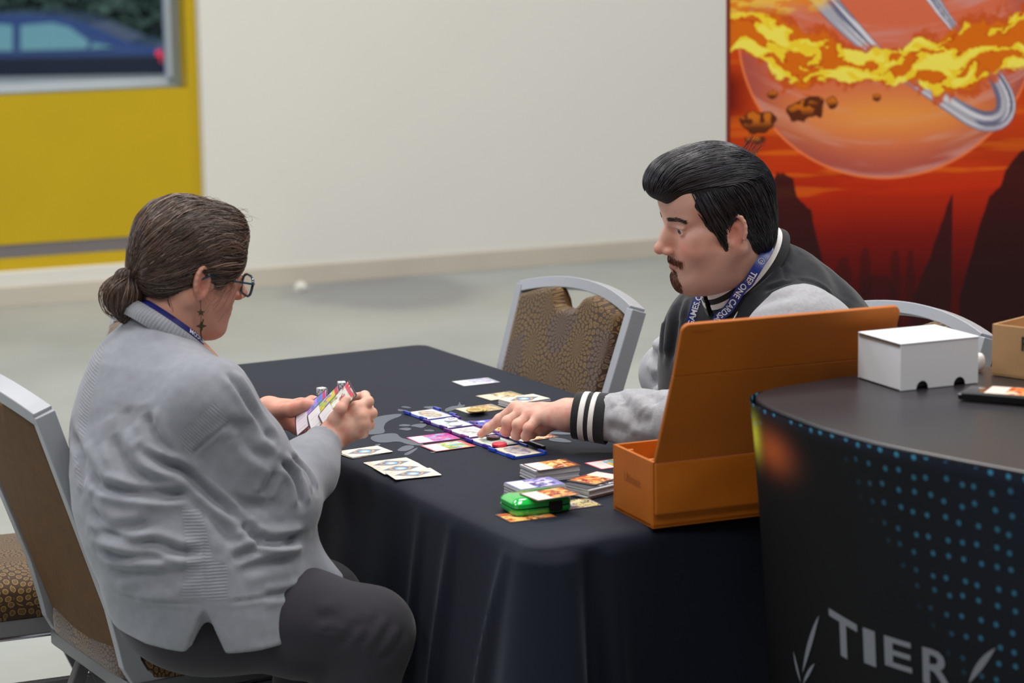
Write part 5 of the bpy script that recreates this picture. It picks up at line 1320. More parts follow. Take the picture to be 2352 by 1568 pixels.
s.cone(shR + np.array([-.05, .07, .015]), shR, .070, .074, .05)
s.cone(shL + np.array([-.04, -.07, .0]), shL, .06, .062, .05)
s.chain([shR, (shR + elR) / 2 + np.array([0, -.005, 0]), elR, (elR * .45 + wrR * .55) + np.array([.0, 0, -.006]), wrR - (wrR - elR) * .10], [.074, .073, .066, .054, .0385], .03)
s.chain([shL, elL, wrL - (wrL - elL) * .12], [.062, .056, .038], .04)
# front panel resting over the lap
fl = B3(798, 1352, 4.00); s.cone(B3(640, 1290, 4.0), fl, .085, .010, .03, n=(-.1, 0, 1), f=1.0); s.cone(B3(650, 1400, 3.97), B3(720, 1405, 3.99), .09, .05, .04)
# sleeve ends open, neckline hollow, hem cut, side slit
s.cone(wrR - (wrR - elR) * .06, wrR + (wrR - elR) * .3, .034, .06, .003, 'd'); s.cone(wrL - (wrL - elL) * .06, wrL + (wrL - elL) * .3, .034, .06, .003, 'd')
hem = at3(480, 1500, 3.80)[2]; s.half((0, 0, hem), (0, 0, -1))
s.cone(B3(466, 1402, 3.78), B3(468, 1560, 3.77), .002, .052, .004, 'd', n=(0, 1, 0), f=.25)
s.cone(neckb + np.array([-.0, 0, .0]), neckb + (HW - neckb) * .5, .060, .075, .012, 'd')
s.ell(cN + up_n * .088, (.125, .105, .088), .006, 'd', M=np.array([e1 / np.linalg.norm(e1), e2 / np.linalg.norm(e2), up_n]).T)
sv_, sq = s.mesh(1)
Nn, _ = quad_normals(sv_, sq); BV = bvh_of(sv_, sq)
z2 = lambda *a: [(a[i] / 2.154, 840 + a[i + 1] / 2.154) for i in range(0, len(a), 2)]
Wr = [(z2(455, 580, 600, 618, 780, 648, 950, 628), .0075, .010), (z2(440, 700, 520, 800, 640, 812, 760, 770), .005, .012), (z2(455, 822, 560, 838, 640, 880, 780, 872, 900, 930, 1010, 915), .0065, .0095), (z2(480, 905, 600, 945, 740, 930, 860, 950), .006, .010),
      (z2(540, 1010, 700, 1030, 860, 1040, 960, 1010), .004, .014), (z2(700, 420, 820, 500, 905, 505, 1010, 615, 1140, 730, 1200, 785), .010, .010), (z2(560, 330, 600, 460, 700, 570, 850, 620), .0065, .016), (z2(720, 230, 770, 360, 860, 480), .006, .013),
      (z2(400, 420, 440, 520, 500, 590), .005, .012), (z2(1385, 470, 1430, 510, 1480, 600, 1490, 700), .007, .008), (z2(1365, 520, 1320, 600, 1290, 640), .004, .010), (z2(1440, 450, 1520, 520, 1560, 620), .005, .008), (z2(1250, 855, 1380, 872, 1500, 835), .009, .010),
      (z2(1140, 960, 1250, 912, 1380, 888, 1500, 868), .007, .009), (z2(1190, 780, 1260, 850, 1300, 900), .006, .010), (z2(1090, 640, 1200, 700, 1330, 690), .004, .014), (z2(1180, 320, 1250, 420, 1360, 470), .0045, .012), (z2(1100, 280, 1230, 300, 1320, 380), .0035, .012),
      (z2(1120, 20, 1200, 120, 1270, 260, 1370, 390), .006, .010), (z2(940, 640, 1060, 730, 1160, 900), .004, .014), (z2(640, 1100, 800, 1085, 900, 1100), .003, .012), (z2(1180, 1000, 1330, 960, 1450, 950), .004, .014), (z2(1300, 1140, 1400, 1130, 1500, 1100), .003, .008), (z2(350, 330, 395, 420, 400, 520, 430, 600), .005, .012), (z2(620, 200, 640, 300, 700, 380), .003, .02)]
for pl, A, wdt in Wr: sv_ = wrinkle(sv_, Nn, BV, pl, A * 1.6, wdt * .85)
# seams
for pl in (z2(915, 505, 930, 450, 1010, 380, 1140, 275, 1250, 280), z2(550, 1120, 700, 1160, 860, 1170, 1000, 1180), z2(1008, 700, 1008, 900, 1008, 1180), z2(1130, 1170, 1300, 1150, 1500, 1090)): sv_ = wrinkle(sv_, Nn, BV, pl, .0022, .0032, .5)
low = fbm(sv_[:, 0] * 9 + 2, sv_[:, 2] * 9 + sv_[:, 1] * 5, 71) - .5; sv_ += Nn * (low * .009 * sst(.0, .2, 1.2 - sv_[:, 2]))[:, None]
M_knit = knit_mat('grey_knit', (142, 145, 154))
sw = adopt(fast_mesh('sweater', sv_, sq, M_knit), woman); sw['label'] = 'light grey knit sweater with ribbed bands'
X_, Y_ = projv(sv_); facing = (Nn @ -FWD) > -.05
z3b = lambda *a: [(140 + a[i] / 2.613, 640 + a[i + 1] / 2.613) for i in range(0, len(a), 2)]
rib = np.zeros(len(sv_)); ribu = np.zeros(len(sv_))
def addrib(poly, uvec):
    global rib, ribu
    m_ = in_poly(X_, Y_, poly, 8) * facing; u_ = sv_ @ np.array(uvec, float); sel = m_ > rib; rib = np.where(sel, m_, rib); ribu = np.where(m_ > .01, u_, ribu)
addrib(z3b(690, 930, 920, 730, 1030, 850, 880, 950, 760, 1100), np.array([.70, 0, .71]))
addrib(z3b(210, 330, 285, 345, 240, 520, 180, 760, 150, 960, 90, 960, 100, 760, 150, 520), np.array([.35, 0, .94]))
addrib(z3b(60, 1040, 110, 1050, 150, 1280, 100, 1260), np.array([.5, 0, .86]))
addrib(z2(890, 690, 1000, 690, 1060, 960, 1130, 970, 1130, 1170, 880, 1150, 920, 960), (0, 0, 1.0))
set_f(sw.data, rib, 'ribm'); set_f(sw.data, ribu, 'ribu')
# neckband

ring = []; 
for t in np.linspace(0, 2 * PI, 65)[:-1]: ring.append(cN + e1 * math.cos(t) + e2 * math.sin(t))
up_n = np.cross(e1, e2); up_n /= np.linalg.norm(up_n); up_n *= np.sign(up_n[2])
v_ = []; f_ = []; nr = 64; profn = [(.006, -.020), (.011, -.010), (.008, .004), (.001, .013), (-.006, .012), (-.004, -.004)]
for i, p in enumerate(ring):
    o_ = (p - cN); o_ /= np.linalg.norm(o_)
    for (r_, h_) in profn: v_.append(p + o_ * r_ + up_n * h_)
k_ = len(profn)
for i in range(nr):
    for j in range(k_ - 1): f_.append((i * k_ + j, ((i + 1) % nr) * k_ + j, ((i + 1) % nr) * k_ + j + 1, i * k_ + j + 1))
nb = adopt(pyd('neckband', v_, f_, M_knit, None, True), woman); set_f(nb.data, np.full(len(v_), .7), 'ribm'); set_f(nb.data, np.repeat(np.arange(nr) * .0066, k_), 'ribu')
# lanyard round the neck
tt = np.linspace(-.15, 2 * PI - .15, 90); LP = [cN + e1 * .86 * math.cos(t) + e2 * .86 * math.sin(t) + up_n * .019 for t in tt]; LN = []
for p in LP: o_ = (p - cN); o_ = o_ / np.linalg.norm(o_) + up_n * .55; LN.append(o_ / np.linalg.norm(o_))
M_blue = mat('navy_lanyard_fabric', (28, 34, 110), .5, spec=.4); M_wht = mat('white_print', (228, 230, 236), .6)
o, fr = ribbon_mesh(LP, np.array(LN), .013, .001, 'lanyard', M_blue); adopt(o, woman)
i0 = np.cumsum(np.linalg.norm(np.diff(np.array(LP), axis=0), axis=1))
tl = i0[-1]
for s0 in (.02, .21): 
    t_ = ribbon_text(fr, 'GAMES.COM', .0125, s0 * 1.0, 'lanyard_print', M_wht, None, -1 if False else 1); adopt(t_, o) if False else setattr(t_, 'parent', o)
# ---- trousers
lo = np.minimum.reduce([hipL, hipR, ankL, ankR]) - .2; hi = np.maximum.reduce([hipL, hipR, kneeR, kneeL]) + .2; lo[2] = .03; hi[2] = .80
s = Sdf(lo, hi, .0065)
s.ell(pelv + UPz * .555 - wf * .01, (.178, .182, .125), .05, M=np.array([wf, np.array([-wf[1], wf[0], 0]), UPz]).T)
for h_, k_, a_ in ((hipR, kneeR, ankR), (hipL, kneeL, ankL)): s.chain([h_, (h_ + k_) / 2, k_, a_], [.092, .092, .076, .060], .03)
pv, pq = s.mesh(1); PN, _ = quad_normals(pv, pq); PB = bvh_of(pv, pq)
z6 = lambda *a: [(700 + a[i] / 3.92, 1180 + a[i + 1] / 3.92) for i in range(0, len(a), 2)]
for pl, A, wdt in ((z6(300, 1200, 400, 1100, 520, 940), .004, .008), (z6(460, 1230, 560, 1080, 660, 900), .004, .008), (z6(600, 1280, 700, 1120, 790, 960), .004, .008), (z6(640, 1330, 800, 1220, 880, 1060), .004, .008), (z6(60, 1020, 300, 1060, 600, 1150), .002, .003), (z6(100, 940, 200, 930, 300, 900), .003, .01)): pv = wrinkle(pv, PN, PB, pl, A, wdt)
pants = adopt(fast_mesh('trousers', pv, pq, mat('charcoal_trousers', (50, 48, 56), .85, spec=.2, sheen=.2, bump=(500, .3, .0006), var=(30, .06))), woman)
for a_ in (ankR, ankL):
    s = Sdf(a_ - np.array([.18, .18, .11]), a_ + np.array([.26, .26, .08]), .006)
    s.chain([a_ - wf * .02 - UPz * .02, a_ - wf * .035 - UPz * .062, a_ + wf * .09 - UPz * .062, a_ + wf * .165 - UPz * .070], [.044, .034, .036, .026], .02); s.half((0, 0, .004), (0, 0, -1), .006)
    v, q = s.mesh(1); adopt(fast_mesh('shoe', v, q, mat('dark_shoe', (26, 24, 26), .5)), woman)
# ---- hair
def region_seeds(v, q, n, fn, seed):
    rnd = np.random.RandomState(seed); c = v[q].mean(1); w_ = fn(c); w_ = w_ / w_.sum(); idx = rnd.choice(len(c), n, p=w_); return c[idx] + rnd.uniform(-.0008, .0008, (n, 3))
s = Sdf((-.10, -.17, -.11), (.10, .13, .14), .0022)
s.ell((0, -.018, .036), (.0850, .1010, .0905), .02); s.ell((0, .040, .062), (.070, .052, .058), .02); s.ell((0, -.065, -.012), (.062, .045, .055), .03)
for q in (-1, 1): s.ell((q * .052, .030, .030), (.030, .045, .040), .02); s.cone((q * .066, .036, .02), (q * .070, .030, -.030), .012, .006, .015)
s.ell((0, .112, -.040), (.070, .050, .075), .012, 'd')     # face opening
for q in (-1, 1): s.ell((q * .088, -.004, -.030), (.024, .022, .034), .008, 'd'); s.ell((q * .07, .06, -.07), (.04, .07, .05), .01, 'd')
s.half((0, 0, -.075), (0, .35, -1), .01)
kv, kq = s.mesh(1)
tie = np.array([0, -.106, -.034])
KN, _ = quad_normals(kv, kq); lv = fbm(kv[:, 0] * 40, kv[:, 1] * 18 + kv[:, 2] * 26, 5) - .5; kv += KN * (lv * .011)[:, None]
HC1 = (84, 62, 52)
wh = adopt(fast_mesh('hair', xfn(MW, kv), kq, mat('brown_hair_base', (50, 36, 30), .5, spec=.4)), woman)
kb = bvh_of(kv, kq)
def fieldw(p, t, ph):
    d = tie - p; d = d / (np.linalg.norm(d) + 1e-6); return d + np.array([0, 0, .35 * math.sin(ph + t * 5) * .5 + .25 * (p[1] > .02)])
def colw(rnd, i):
    return lin(np.array([84, 64, 54]) * rnd.uniform(.5, 1.4) + (np.array([60, 60, 58]) * (rnd.rand() < .12)))
sd = region_seeds(kv, kq, 6000, lambda c: np.where(c[:, 2] > -.08, 1.0, 0) * np.where((np.linalg.norm(c - tie, axis=1) < .03), .2, 1), 4)
strands('hair_strands', sd, fieldw, kb, 13, .0085, .00072, .0014, M_hair, None, colw, 5, .4, .22, MW).parent = wh
def childfix(o, par, root):
    o.parent = par; o.matrix_parent_inverse = Matrix.Translation(-Vector(root.location)) if False else Matrix.Identity(4)
# loose locks around temple, nape
Vv = []; rnd = np.random.RandomState(8); mb = MB(); 
def lock(mb, pts, r): P_ = smooth_poly(pts, 16); mb.tube(xfn(MW, P_), [r * (1 - .6 * i / 15) for i in range(16)], 4)
for k in range(16):
    x = .062 + rnd.uniform(-.008, .010); y = .035 + rnd.uniform(-.02, .02); z = .03 + rnd.uniform(-.02, .03); lock(mb, [(x, y, z), (x + .014, y + .012, z - .02), (x + .012 + rnd.uniform(-.006, .006), y + .004, z - .05 - rnd.uniform(0, .03)), (x + .004, y - .01 * rnd.rand(), z - .070 - rnd.uniform(0, .025))], .00045)
for k in range(34):
    a = rnd.uniform(0, 2 * PI); rr = .02 * rnd.rand(); p = np.array([rnd.uniform(-.05, .075), rnd.uniform(-.02, .09), .0]); th_ = rnd.uniform(.1, 1.2)
    q = kb.find_nearest(Vector((p[0], p[1], .13)))[0]; lock(mb, [tuple(q), (q[0] + rnd.uniform(-.01, .01), q[1] + .012, q[2] + .010 * rnd.rand()), (q[0] + rnd.uniform(-.02, .02), q[1] + .025, q[2] + .004 - .012 * rnd.rand())], .00035)
for k in range(40):
    x = rnd.uniform(.0, .06); lock(mb, [(x, -.085 + x * .6, -.055), (x + .004, -.075 + x * .6, -.075), (x + rnd.uniform(-.01, .01), -.062 + x * .5, -.10 - .02 * rnd.rand())], .0004)
o = mb.obj('loose_locks', mat('loose_hair', (104, 80, 66), .4), None, True); adopt(o, woman); o['kind'] = 'stuff'
# bun and tie
s = Sdf((-.06, -.235, -.125), (.06, -.08, .04), .002); bc = tie + np.array([.0, -.010, -.036])
s.ell(bc, (.030, .033, .034), .01); s.chain([tie + np.array([0, .006, .004]), tie + np.array([0, -.016, -.002]), bc + np.array([0, .004, .012])], [.017, .012, .024], .01)
s.ell(bc + np.array([0, .014, -.022]), (.022, .020, .026), .012)
nv_, nq = s.mesh(1)
bun = adopt(fast_mesh('hair_bun', xfn(MW, nv_), nq, MATS['brown_hair_base']), woman); nbv = bvh_of(nv_, nq)
sd = region_seeds(nv_, nq, 900, lambda c: np.ones(len(c)), 6)
strands('bun_strands', sd, lambda p, t, ph: np.array([.25 * math.sin(ph), -(p[2] - bc[2] + .0), -.8 + (p[1] - bc[1]) * 14 * -1 * .4]) + np.array([0, .02, -.4]), nbv, 9, .006, .0006, .001, M_hair, None, colw, 9, .5, .1, MW).parent = bun
mb = MB()
for k in range(26):
    a = rnd.uniform(-1, 1) * .018; r1 = rnd.uniform(.026, .042); q = bc; lock(mb, [tuple(tie), (a * 1.4, q[1] - .2 * r1, q[2] + r1 * 1.05), (a * 1.6, q[1] - r1 * 1.1, q[2] + .005), (a * 1.4, q[1] - r1 * .7, q[2] - r1 * 1.0), (a, q[1] + .01, q[2] - r1 * 1.15), (a * .6, q[1] + .022, q[2] - .012)], .0006)
o = mb.obj('bun_loops', mat('loose_hair', (104, 80, 66), .4), None, True); adopt(o, woman)
mb = MB(); mb.tube([xfn(MW, np.array([[.0135 * math.cos(a), tie[1] - .008 - .006 * math.sin(a), tie[2] - .004 + .0125 * math.sin(a)]]))[0] for a in np.linspace(0, 2 * PI, 25)[:-1]], .0042, 8, closed=True)
adopt(mb.obj('hair_tie', mat('black_elastic', (14, 13, 14), .7), None, True), woman)
# ---- glasses and earring
gm_ = mat('teal_spectacle_frame', (14, 70, 92), .25, coat=.5)
def loc(p): return xfn(MW, np.array([p], float))[0]
gf = empty('glasses', (0, 0, 0)); gf.parent = woman; gf.matrix_parent_inverse = Matrix.Translation(-woman.location)
for q in (-1, 1):
    ol = []
    for a in np.linspace(0, 2 * PI, 33)[:-1]:
        ca, sa = math.cos(a), math.sin(a); ol.append(loc((q * (.033 + .0255 * math.copysign(abs(ca) ** .7, ca)), .1035 - .010 * ((ca * q * 1 + 1) / 2 if False else .3 * (abs(.033 + .0255 * ca) / .058) ** 2), -.012 + .0185 * math.copysign(abs(sa) ** .7, sa))))
    MB().tube(ol, .0024, 6, closed=True).obj('lens_rim', gm_, gf, True)
    pyd('lens', [tuple(p) for p in ol], [tuple(range(32))], mat('clear_lens', (240, 245, 250), .02, alpha=.18, spec=.8), gf)
    MB().tube([loc((q * .0585, .1005, -.004)), loc((q * .0665, .094, -.003)), loc((q * .073, .05, -.002)), loc((q * .0765, .005, .002)), loc((q * .077, -.02, -.012))], 0, flat=(.0015, .0036), up=(0, 0, 1)).obj('temple_arm', gm_, gf)
MB().tube([loc((-.009, .104, -.006)), loc((0, .1075, -.003)), loc((.009, .104, -.006))], .0018, 6).obj('bridge', gm_, gf, True)
br = mat('dark_bronze', (92, 84, 62), .4, metal=.8); e0 = loc((.079, -.002, -.047)); mb = MB()
mb.tube([e0 + np.array([0, 0, .004]), e0, e0 - UPz * .012], .0006, 5)
def star(c, r_, n=5):
    pts = [];
    for i in range(2 * n): a = PI * i / n + PI / 2; q = r_ if i % 2 == 0 else r_ * .42; pts.append((q * math.cos(a), q * math.sin(a)))
    mb.prism(pts, -.0006, .0006, Matrix.Translation(Vector(c)) @ Matrix.Rotation(PI / 2, 4, 'X'))
star(e0 - UPz * .018, .0075); mb.tube([e0 - UPz * .022, e0 - UPz * .034], .0005, 5); star(e0 - UPz * .042, .010, 4); mb.tube([e0 - UPz * .03 + np.array([.004, 0, 0]), e0 - UPz * .05 + np.array([-.002, 0, 0]), e0 - UPz * .068], .0012, 5)
adopt(mb.obj('earring', br, None), woman)
# ---- the fanned cards in her hands
def held(px, py, Y, rot, pal, seed, label, dn=0):
    TLc = at3(px, py, Y); up_ = np.array([.061, .0, .069]); up_ /= np.linalg.norm(up_); ri = np.array([.022, -.056, -.0125]); ri -= up_ * (ri @ up_); ri /= np.linalg.norm(ri); n_ = np.cross(ri, up_)
    c_, s_ = math.cos(rot), math.sin(rot); up2 = up_ * c_ + ri * -s_; ri2 = ri * c_ + up_ * s_
    C0 = TLc + ri2 * CW / 2 - up2 * CL / 2 + n_ * dn
    o = bpy.data.objects.new('playing_card', card_mesh('hand', seed, PAL[pal], bend=.002)); col.objects.link(o)
    o.matrix_world = Matrix(((up2[0], -ri2[0], n_[0], C0[0]), (up2[1], -ri2[1], n_[1], C0[1]), (up2[2], -ri2[2], n_[2], C0[2]), (0, 0, 0, 1))); return tag(o, label, 'card', 'cards held by the woman')
held(802, 873, 4.205, 0, 'hand3', 61, 'front card of the fan held by the woman, pale green picture under a red bar', .001)
held(778, 881, 4.228, R(-8), 'hand2', 62, 'middle card of the fan held by the woman, yellow picture', -.0005)
held(751, 889, 4.256, R(-17), 'hand1', 63, 'rear left card of the fan held by the woman, lilac blue picture', -.002)

def at3(px, py, Y): return aty(px, py, Y)
# ================================================================== THE MAN
mf = -bv; MF = math.atan2(mf[1], mf[0]); ml_ = np.array([-mf[1], mf[0], 0])      # facing, his left (towards the camera)
HM = at3(1641, 499, 4.50); MM = head_matrix(HM, R(196), R(10), R(-4.9), 1.04)
neckM = at3(1735, 655, 4.56)
gv, gq = None, None
hsM = head_sdf(True, neck_end=np.array(MM.inverted() @ Vector(neckM)))
gv, gq = hsM.mesh(1); SK_M = (222, 176, 158)
gc_ = skin_cols(gv, True, SK_M, (196, 116, 108))
pelM = np.array(c4.location) + mf * .02
m1 = at3(1905, 1010, 4.70); m2 = at3(1800, 800, 4.62); m3 = at3(1765, 695, 4.60)
msL = at3(1838, 752, 4.40); meL = at3(1745, 985, 4.28); mwL = at3(1318, 950, 4.455)
msR = at3(1612, 775, 4.78); meR = at3(1538, 858, 4.93); mwR = at3(1610, 950, 4.70)
mhL = pelM + ml_ * .10 + UPz * .575; mhR = pelM - ml_ * .10 + UPz * .575
mkL = mhL + mf * .34 + UPz * -.02; mkR = mhR + mf * .34 + UPz * -.02
maL = mkL + mf * .02; maL[2] = .10; maR = mkR + mf * .05; maR[2] = .10
P_ = np.array([pelM, m1, m2, neckM, msL, meL, mwL, msR, meR, mhL, mkL, mkR, maL, maR]); lo = P_.min(0) - .22; hi = P_.max(0) + .22; lo[2] = -.01
b_ = Sdf(lo, hi, .012); b_.cone(pelM + UPz * .60, m1, .14, .14, .05).cone(m1, m2, .14, .125, .05).cone(m2, m3, .125, .09, .05).cone(m3, neckM, .07, .05, .03)
b_.chain([msL, meL, at3(1470, 962, 4.42), at3(1400, 957, 4.44)], [.05, .038, .030, .026], .02).chain([m2, msL], [.06, .05], .03).chain([m2, msR], [.06, .05], .03).chain([msR, meR, mwR], [.05, .042, .028], .02)
for h_, k_, a_ in ((mhL, mkL, maL), (mhR, mkR, maR)): b_.chain([h_, k_, a_, a_ + mf * .14 - UPz * .045], [.085, .055, .04, .028], .03)
b0v, b0q = b_.mesh(1)
A = at3
fin = [([A(1186, 936, 4.545), A(1148, 963, 4.555), A(1122, 983, 4.56), A(1105, 997, 4.565)], [.0125, .0104, .0092, .0078], False),
       ([A(1202, 946, 4.520), A(1166, 968, 4.515), A(1162, 990, 4.525), A(1180, 992, 4.54)], [.0128, .0108, .0095, .0085], False),
       ([A(1221, 952, 4.495), A(1190, 975, 4.482), A(1186, 998, 4.495), A(1203, 997, 4.51)], [.0128, .0108, .0095, .0085], False),
       ([A(1240, 958, 4.470), A(1214, 983, 4.455), A(1208, 1001, 4.468), A(1223, 999, 4.485)], [.0120, .0098, .0088, .0078], False),
       ([A(1272, 968, 4.50), A(1246, 985, 4.505), A(1232, 990, 4.52)], [.0155, .0125, .0100], True)]
hM = make_hand(dict(rw=.0325, rf=.033, n=(0, 0, 1), fw=1.0, fp=1.12), fin, mwL + np.array([-.012, 0, -.002]), at3(1395, 957, 4.44))
def rest_hand(wr, d, up_, lat, sc=1.0):
    f_ = []
    for i, (o_, l_) in enumerate(((-.028, .9), (-.009, 1.0), (.010, .95), (.028, .75))):
        a = wr + d * .085 * sc + lat * o_ * sc; p1 = a + (d * .040 - up_ * .012) * l_ * sc; p2 = p1 + (d * .014 - up_ * .022) * l_ * sc; p3 = p2 + (-d * .006 - up_ * .016) * l_ * sc
        f_.append(([a, p1, p2, p3], [.0115, .0100, .0088, .0078], False))
    a = wr + d * .03 * sc - lat * .030; f_.append(([a, a + d * .03 - lat * .012, a + d * .052 - lat * .004], [.0135, .0112, .0085], True)); return f_
hR2 = make_hand(dict(rw=.029, rf=.031, n=(0, 0, 1), fw=1.2, fp=1.2), rest_hand(mwR, mf, UPz, ml_), mwR, mwR + (meR - mwR) * .3, .002)
parts = [(xfn(MM, gv), gq, gc_), (b0v, b0q, np.broadcast_to(lin(SK_M), b0v.shape)), (hM[0], hM[1], hand_cols(hM[0], (226, 178, 160))), (hR2[0], hR2[1], hand_cols(hR2[0], SK_M))]
V_, Q_, C_ = join_parts(parts)
man = empty('person', (float(pelM[0]), float(pelM[1]), 0), 0, 'man in black and grey varsity jacket, dark swept-back hair and goatee, pointing at a card', 'person')
mbody = adopt(fast_mesh('body', V_, Q_, M_skin), man); set_col(mbody.data, C_)
for sx in (-1, 1): eyeball(mbody, MM, (sx * .032, .0712, .0005), (-.22, 1, -.12), (70, 66, 56), 1)
# ---- jacket body
lo = np.minimum.reduce([m1, m2, msR, msL, pelM]) - np.array([.26, .26, 0]); hi = np.maximum.reduce([m1, m2, m3, msL, msR, pelM]) + .26; lo[2] = .50; hi[2] = 1.36
s = Sdf(lo, hi, .005)
s.cone(pelM + UPz * .62, m1, .165, .185, .06).cone(m1, m2, .185, .172, .06).cone(m2, m3, .172, .118, .05)
s.cone(m3, at3(1748, 640, 4.57), .112, .070, .03)
s.cone(m3, msL, .075, .070, .05).cone(m3, msR, .075, .066, .05).cone(m2, msR - UPz * .05, .10, .07, .05)
s.ell(at3(1665, 850, 4.70), (.115, .12, .15), .06); s.cone(at3(1650, 760, 4.68), at3(1655, 930, 4.72), .10, .115, .05)
s.cone(neckM + (HM - neckM) * -.02, neckM + (HM - neckM) * .5, .056, .075, .012, 'd')
jv, jq = s.mesh(1); JN, _ = quad_normals(jv, jq); JB = bvh_of(jv, jq)
z1 = lambda *a: [(1440 + a[i] / 3.408, 300 + a[i + 1] / 3.408) for i in range(0, len(a), 2)]
z9 = lambda *a: [(1480 + a[i] / 5.6, 640 + a[i + 1] / 5.6) for i in range(0, len(a), 2)]
for pl, A_, wdt in ((z9(390, 110, 330, 260, 290, 500, 250, 700, 240, 1000), .007, .010), (z9(500, 180, 440, 380, 390, 700, 330, 1080), .007, .010), (z9(560, 160, 540, 400, 520, 560), .004, .010), (z1(1150, 980, 1215, 1040, 1240, 1120, 1260, 1180), .0035, .005),
                    (z1(1080, 1250, 1190, 1200, 1300, 1180), .004, .006), (z1(1210, 1045, 1300, 1010, 1370, 950), .003, .012), (z1(1330, 1170, 1500, 1200, 1620, 1330), .003, .005), (z1(1180, 900, 1300, 830), .0025, .006), (z1(1560, 1060, 1650, 1200, 1700, 1330), .003, .02)): jv = wrinkle(jv, JN, JB, pl, A_, wdt)
low = fbm(jv[:, 0] * 10 + 2, jv[:, 2] * 10 + jv[:, 1] * 5, 51) - .5; jv += JN * (low * .008)[:, None]
M_jack = mat('black_fleece', (28, 31, 38), .9, spec=.2, sheen=.25, bump=(600, .3, .0006), var=(50, .05))
jk = adopt(fast_mesh('jacket', jv, jq, M_jack), man); jk['label'] = 'black varsity jacket body'
# ---- sleeves
M_hgrey = mat('heather_grey_fleece', (166, 167, 172), .92, spec=.2, sheen=.25, bump=(320, .45, .0010), var=(150, .09))
P_ = np.array([msL, meL, mwL, at3(1340, 950, 4.45)]); s = Sdf(P_.min(0) - .11, P_.max(0) + .11, .0042)
ce = at3(1396, 958, 4.44)
s.cone(msL + np.array([-.045, .0, -.028]), msL + np.array([.045, .0, -.020]), .066, .068, .03)
s.chain([msL, (msL * .5 + meL * .5) + np.array([.01, -.01, 0]), meL, at3(1560, 966, 4.375), at3(1470, 962, 4.42), ce], [.080, .074, .066, .052, .050, .0445], .03)
s.cone(ce + (mwL - ce) * .05, ce + (mwL - ce) * .6, .037, .06, .004, 'd')
tv_, tq = s.mesh(1); TNm, _ = quad_normals(tv_, tq); TB = bvh_of(tv_, tq)
zA = lambda *a: [(1280 + a[i] / 8.4, 880 + a[i + 1] / 8.4) for i in range(0, len(a), 2)]
for pl, A_, wdt in ((zA(1130, 180, 1230, 250, 1260, 380), .005, .009), (zA(1300, 330, 1390, 500, 1480, 700, 1650, 860), .007, .011), (zA(1780, 200, 1850, 300, 1900, 420), .006, .010), (zA(960, 870, 1150, 860, 1400, 950), .006, .010), (zA(1560, 600, 1700, 700, 1850, 720), .004, .012),
                    (z1(960, 1400, 1150, 1310, 1320, 1290), .004, .012), (z1(1250, 1250, 1400, 1260, 1500, 1330), .003, .02)): tv_ = wrinkle(tv_, TNm, TB, pl, A_, wdt)
sl = adopt(fast_mesh('sleeve', tv_, tq, M_hgrey), man); sl['label'] = 'heather grey sleeve'
P_ = np.array([msR, meR, mwR]); s = Sdf(P_.min(0) - .10, P_.max(0) + .10, .005)
s.chain([msR, (msR + meR) / 2 + np.array([-.006, 0, 0]), meR, (meR + mwR) / 2, mwR + (meR - mwR) * .1], [.066, .056, .060, .054, .040], .02)
tv2, tq2 = s.mesh(1); N2, _ = quad_normals(tv2, tq2); T2 = bvh_of(tv2, tq2)
for pl, A_, wdt in ((z9(70, 960, 160, 1010, 230, 1020), .010, .012), (z9(100, 1350, 160, 1310, 230, 1300), .008, .010)): tv2 = wrinkle(tv2, N2, T2, pl, A_, wdt)
sl = adopt(fast_mesh('sleeve', tv2, tq2, M_hgrey), man)
# ---- cuffs: black rib with two white bands
def cuff(a, b_, r0, r1):
    ax = Vector(b_ - a); L_ = ax.length; Mq = Matrix.Translation(Vector(a)) @ Vector((0, 0, 1)).rotation_difference(ax.normalized()).to_matrix().to_4x4()
    def seg(t0, t1, dr):
        ra = r0 + (r1 - r0) * t0 + dr; rb = r0 + (r1 - r0) * t1 + dr; return [(ra - .0012, L_ * t0), (ra, L_ * t0 + .0012), (rb, L_ * t1 - .0012), (rb - .0012, L_ * t1)]
    mb = MB(); mb.lathe([(r0 - .006, .01)] + seg(0, 1, 0) + [(r1 - .007, L_ + .0005), (r1 - .008, L_ - .012)], (0, 0, 0), 72, Mq)
    mb.f = [f_ for f_ in mb.f if len(f_) == 4]
    c_ = mb.obj('cuff', mat('black_rib_knit', (20, 21, 26), .85, sheen=.2), None, True)
    for t0, t1 in ((.32, .475), (.61, .78)):
        m2_ = MB(); m2_.lathe(seg(t0, t1, .0012), (0, 0, 0), 72, Mq); m2_.f = [f_ for f_ in m2_.f if len(f_) == 4]; m2_.obj('white_band', mat('white_rib_knit', (232, 231, 228), .85), c_, True)
    return adopt(c_, man)
cuff(at3(1398, 962, 4.44), at3(1321, 953, 4.456), .0485, .0445); cuff(mwR + (meR - mwR) * .22, mwR + (meR - mwR) * .0, .042, .038)
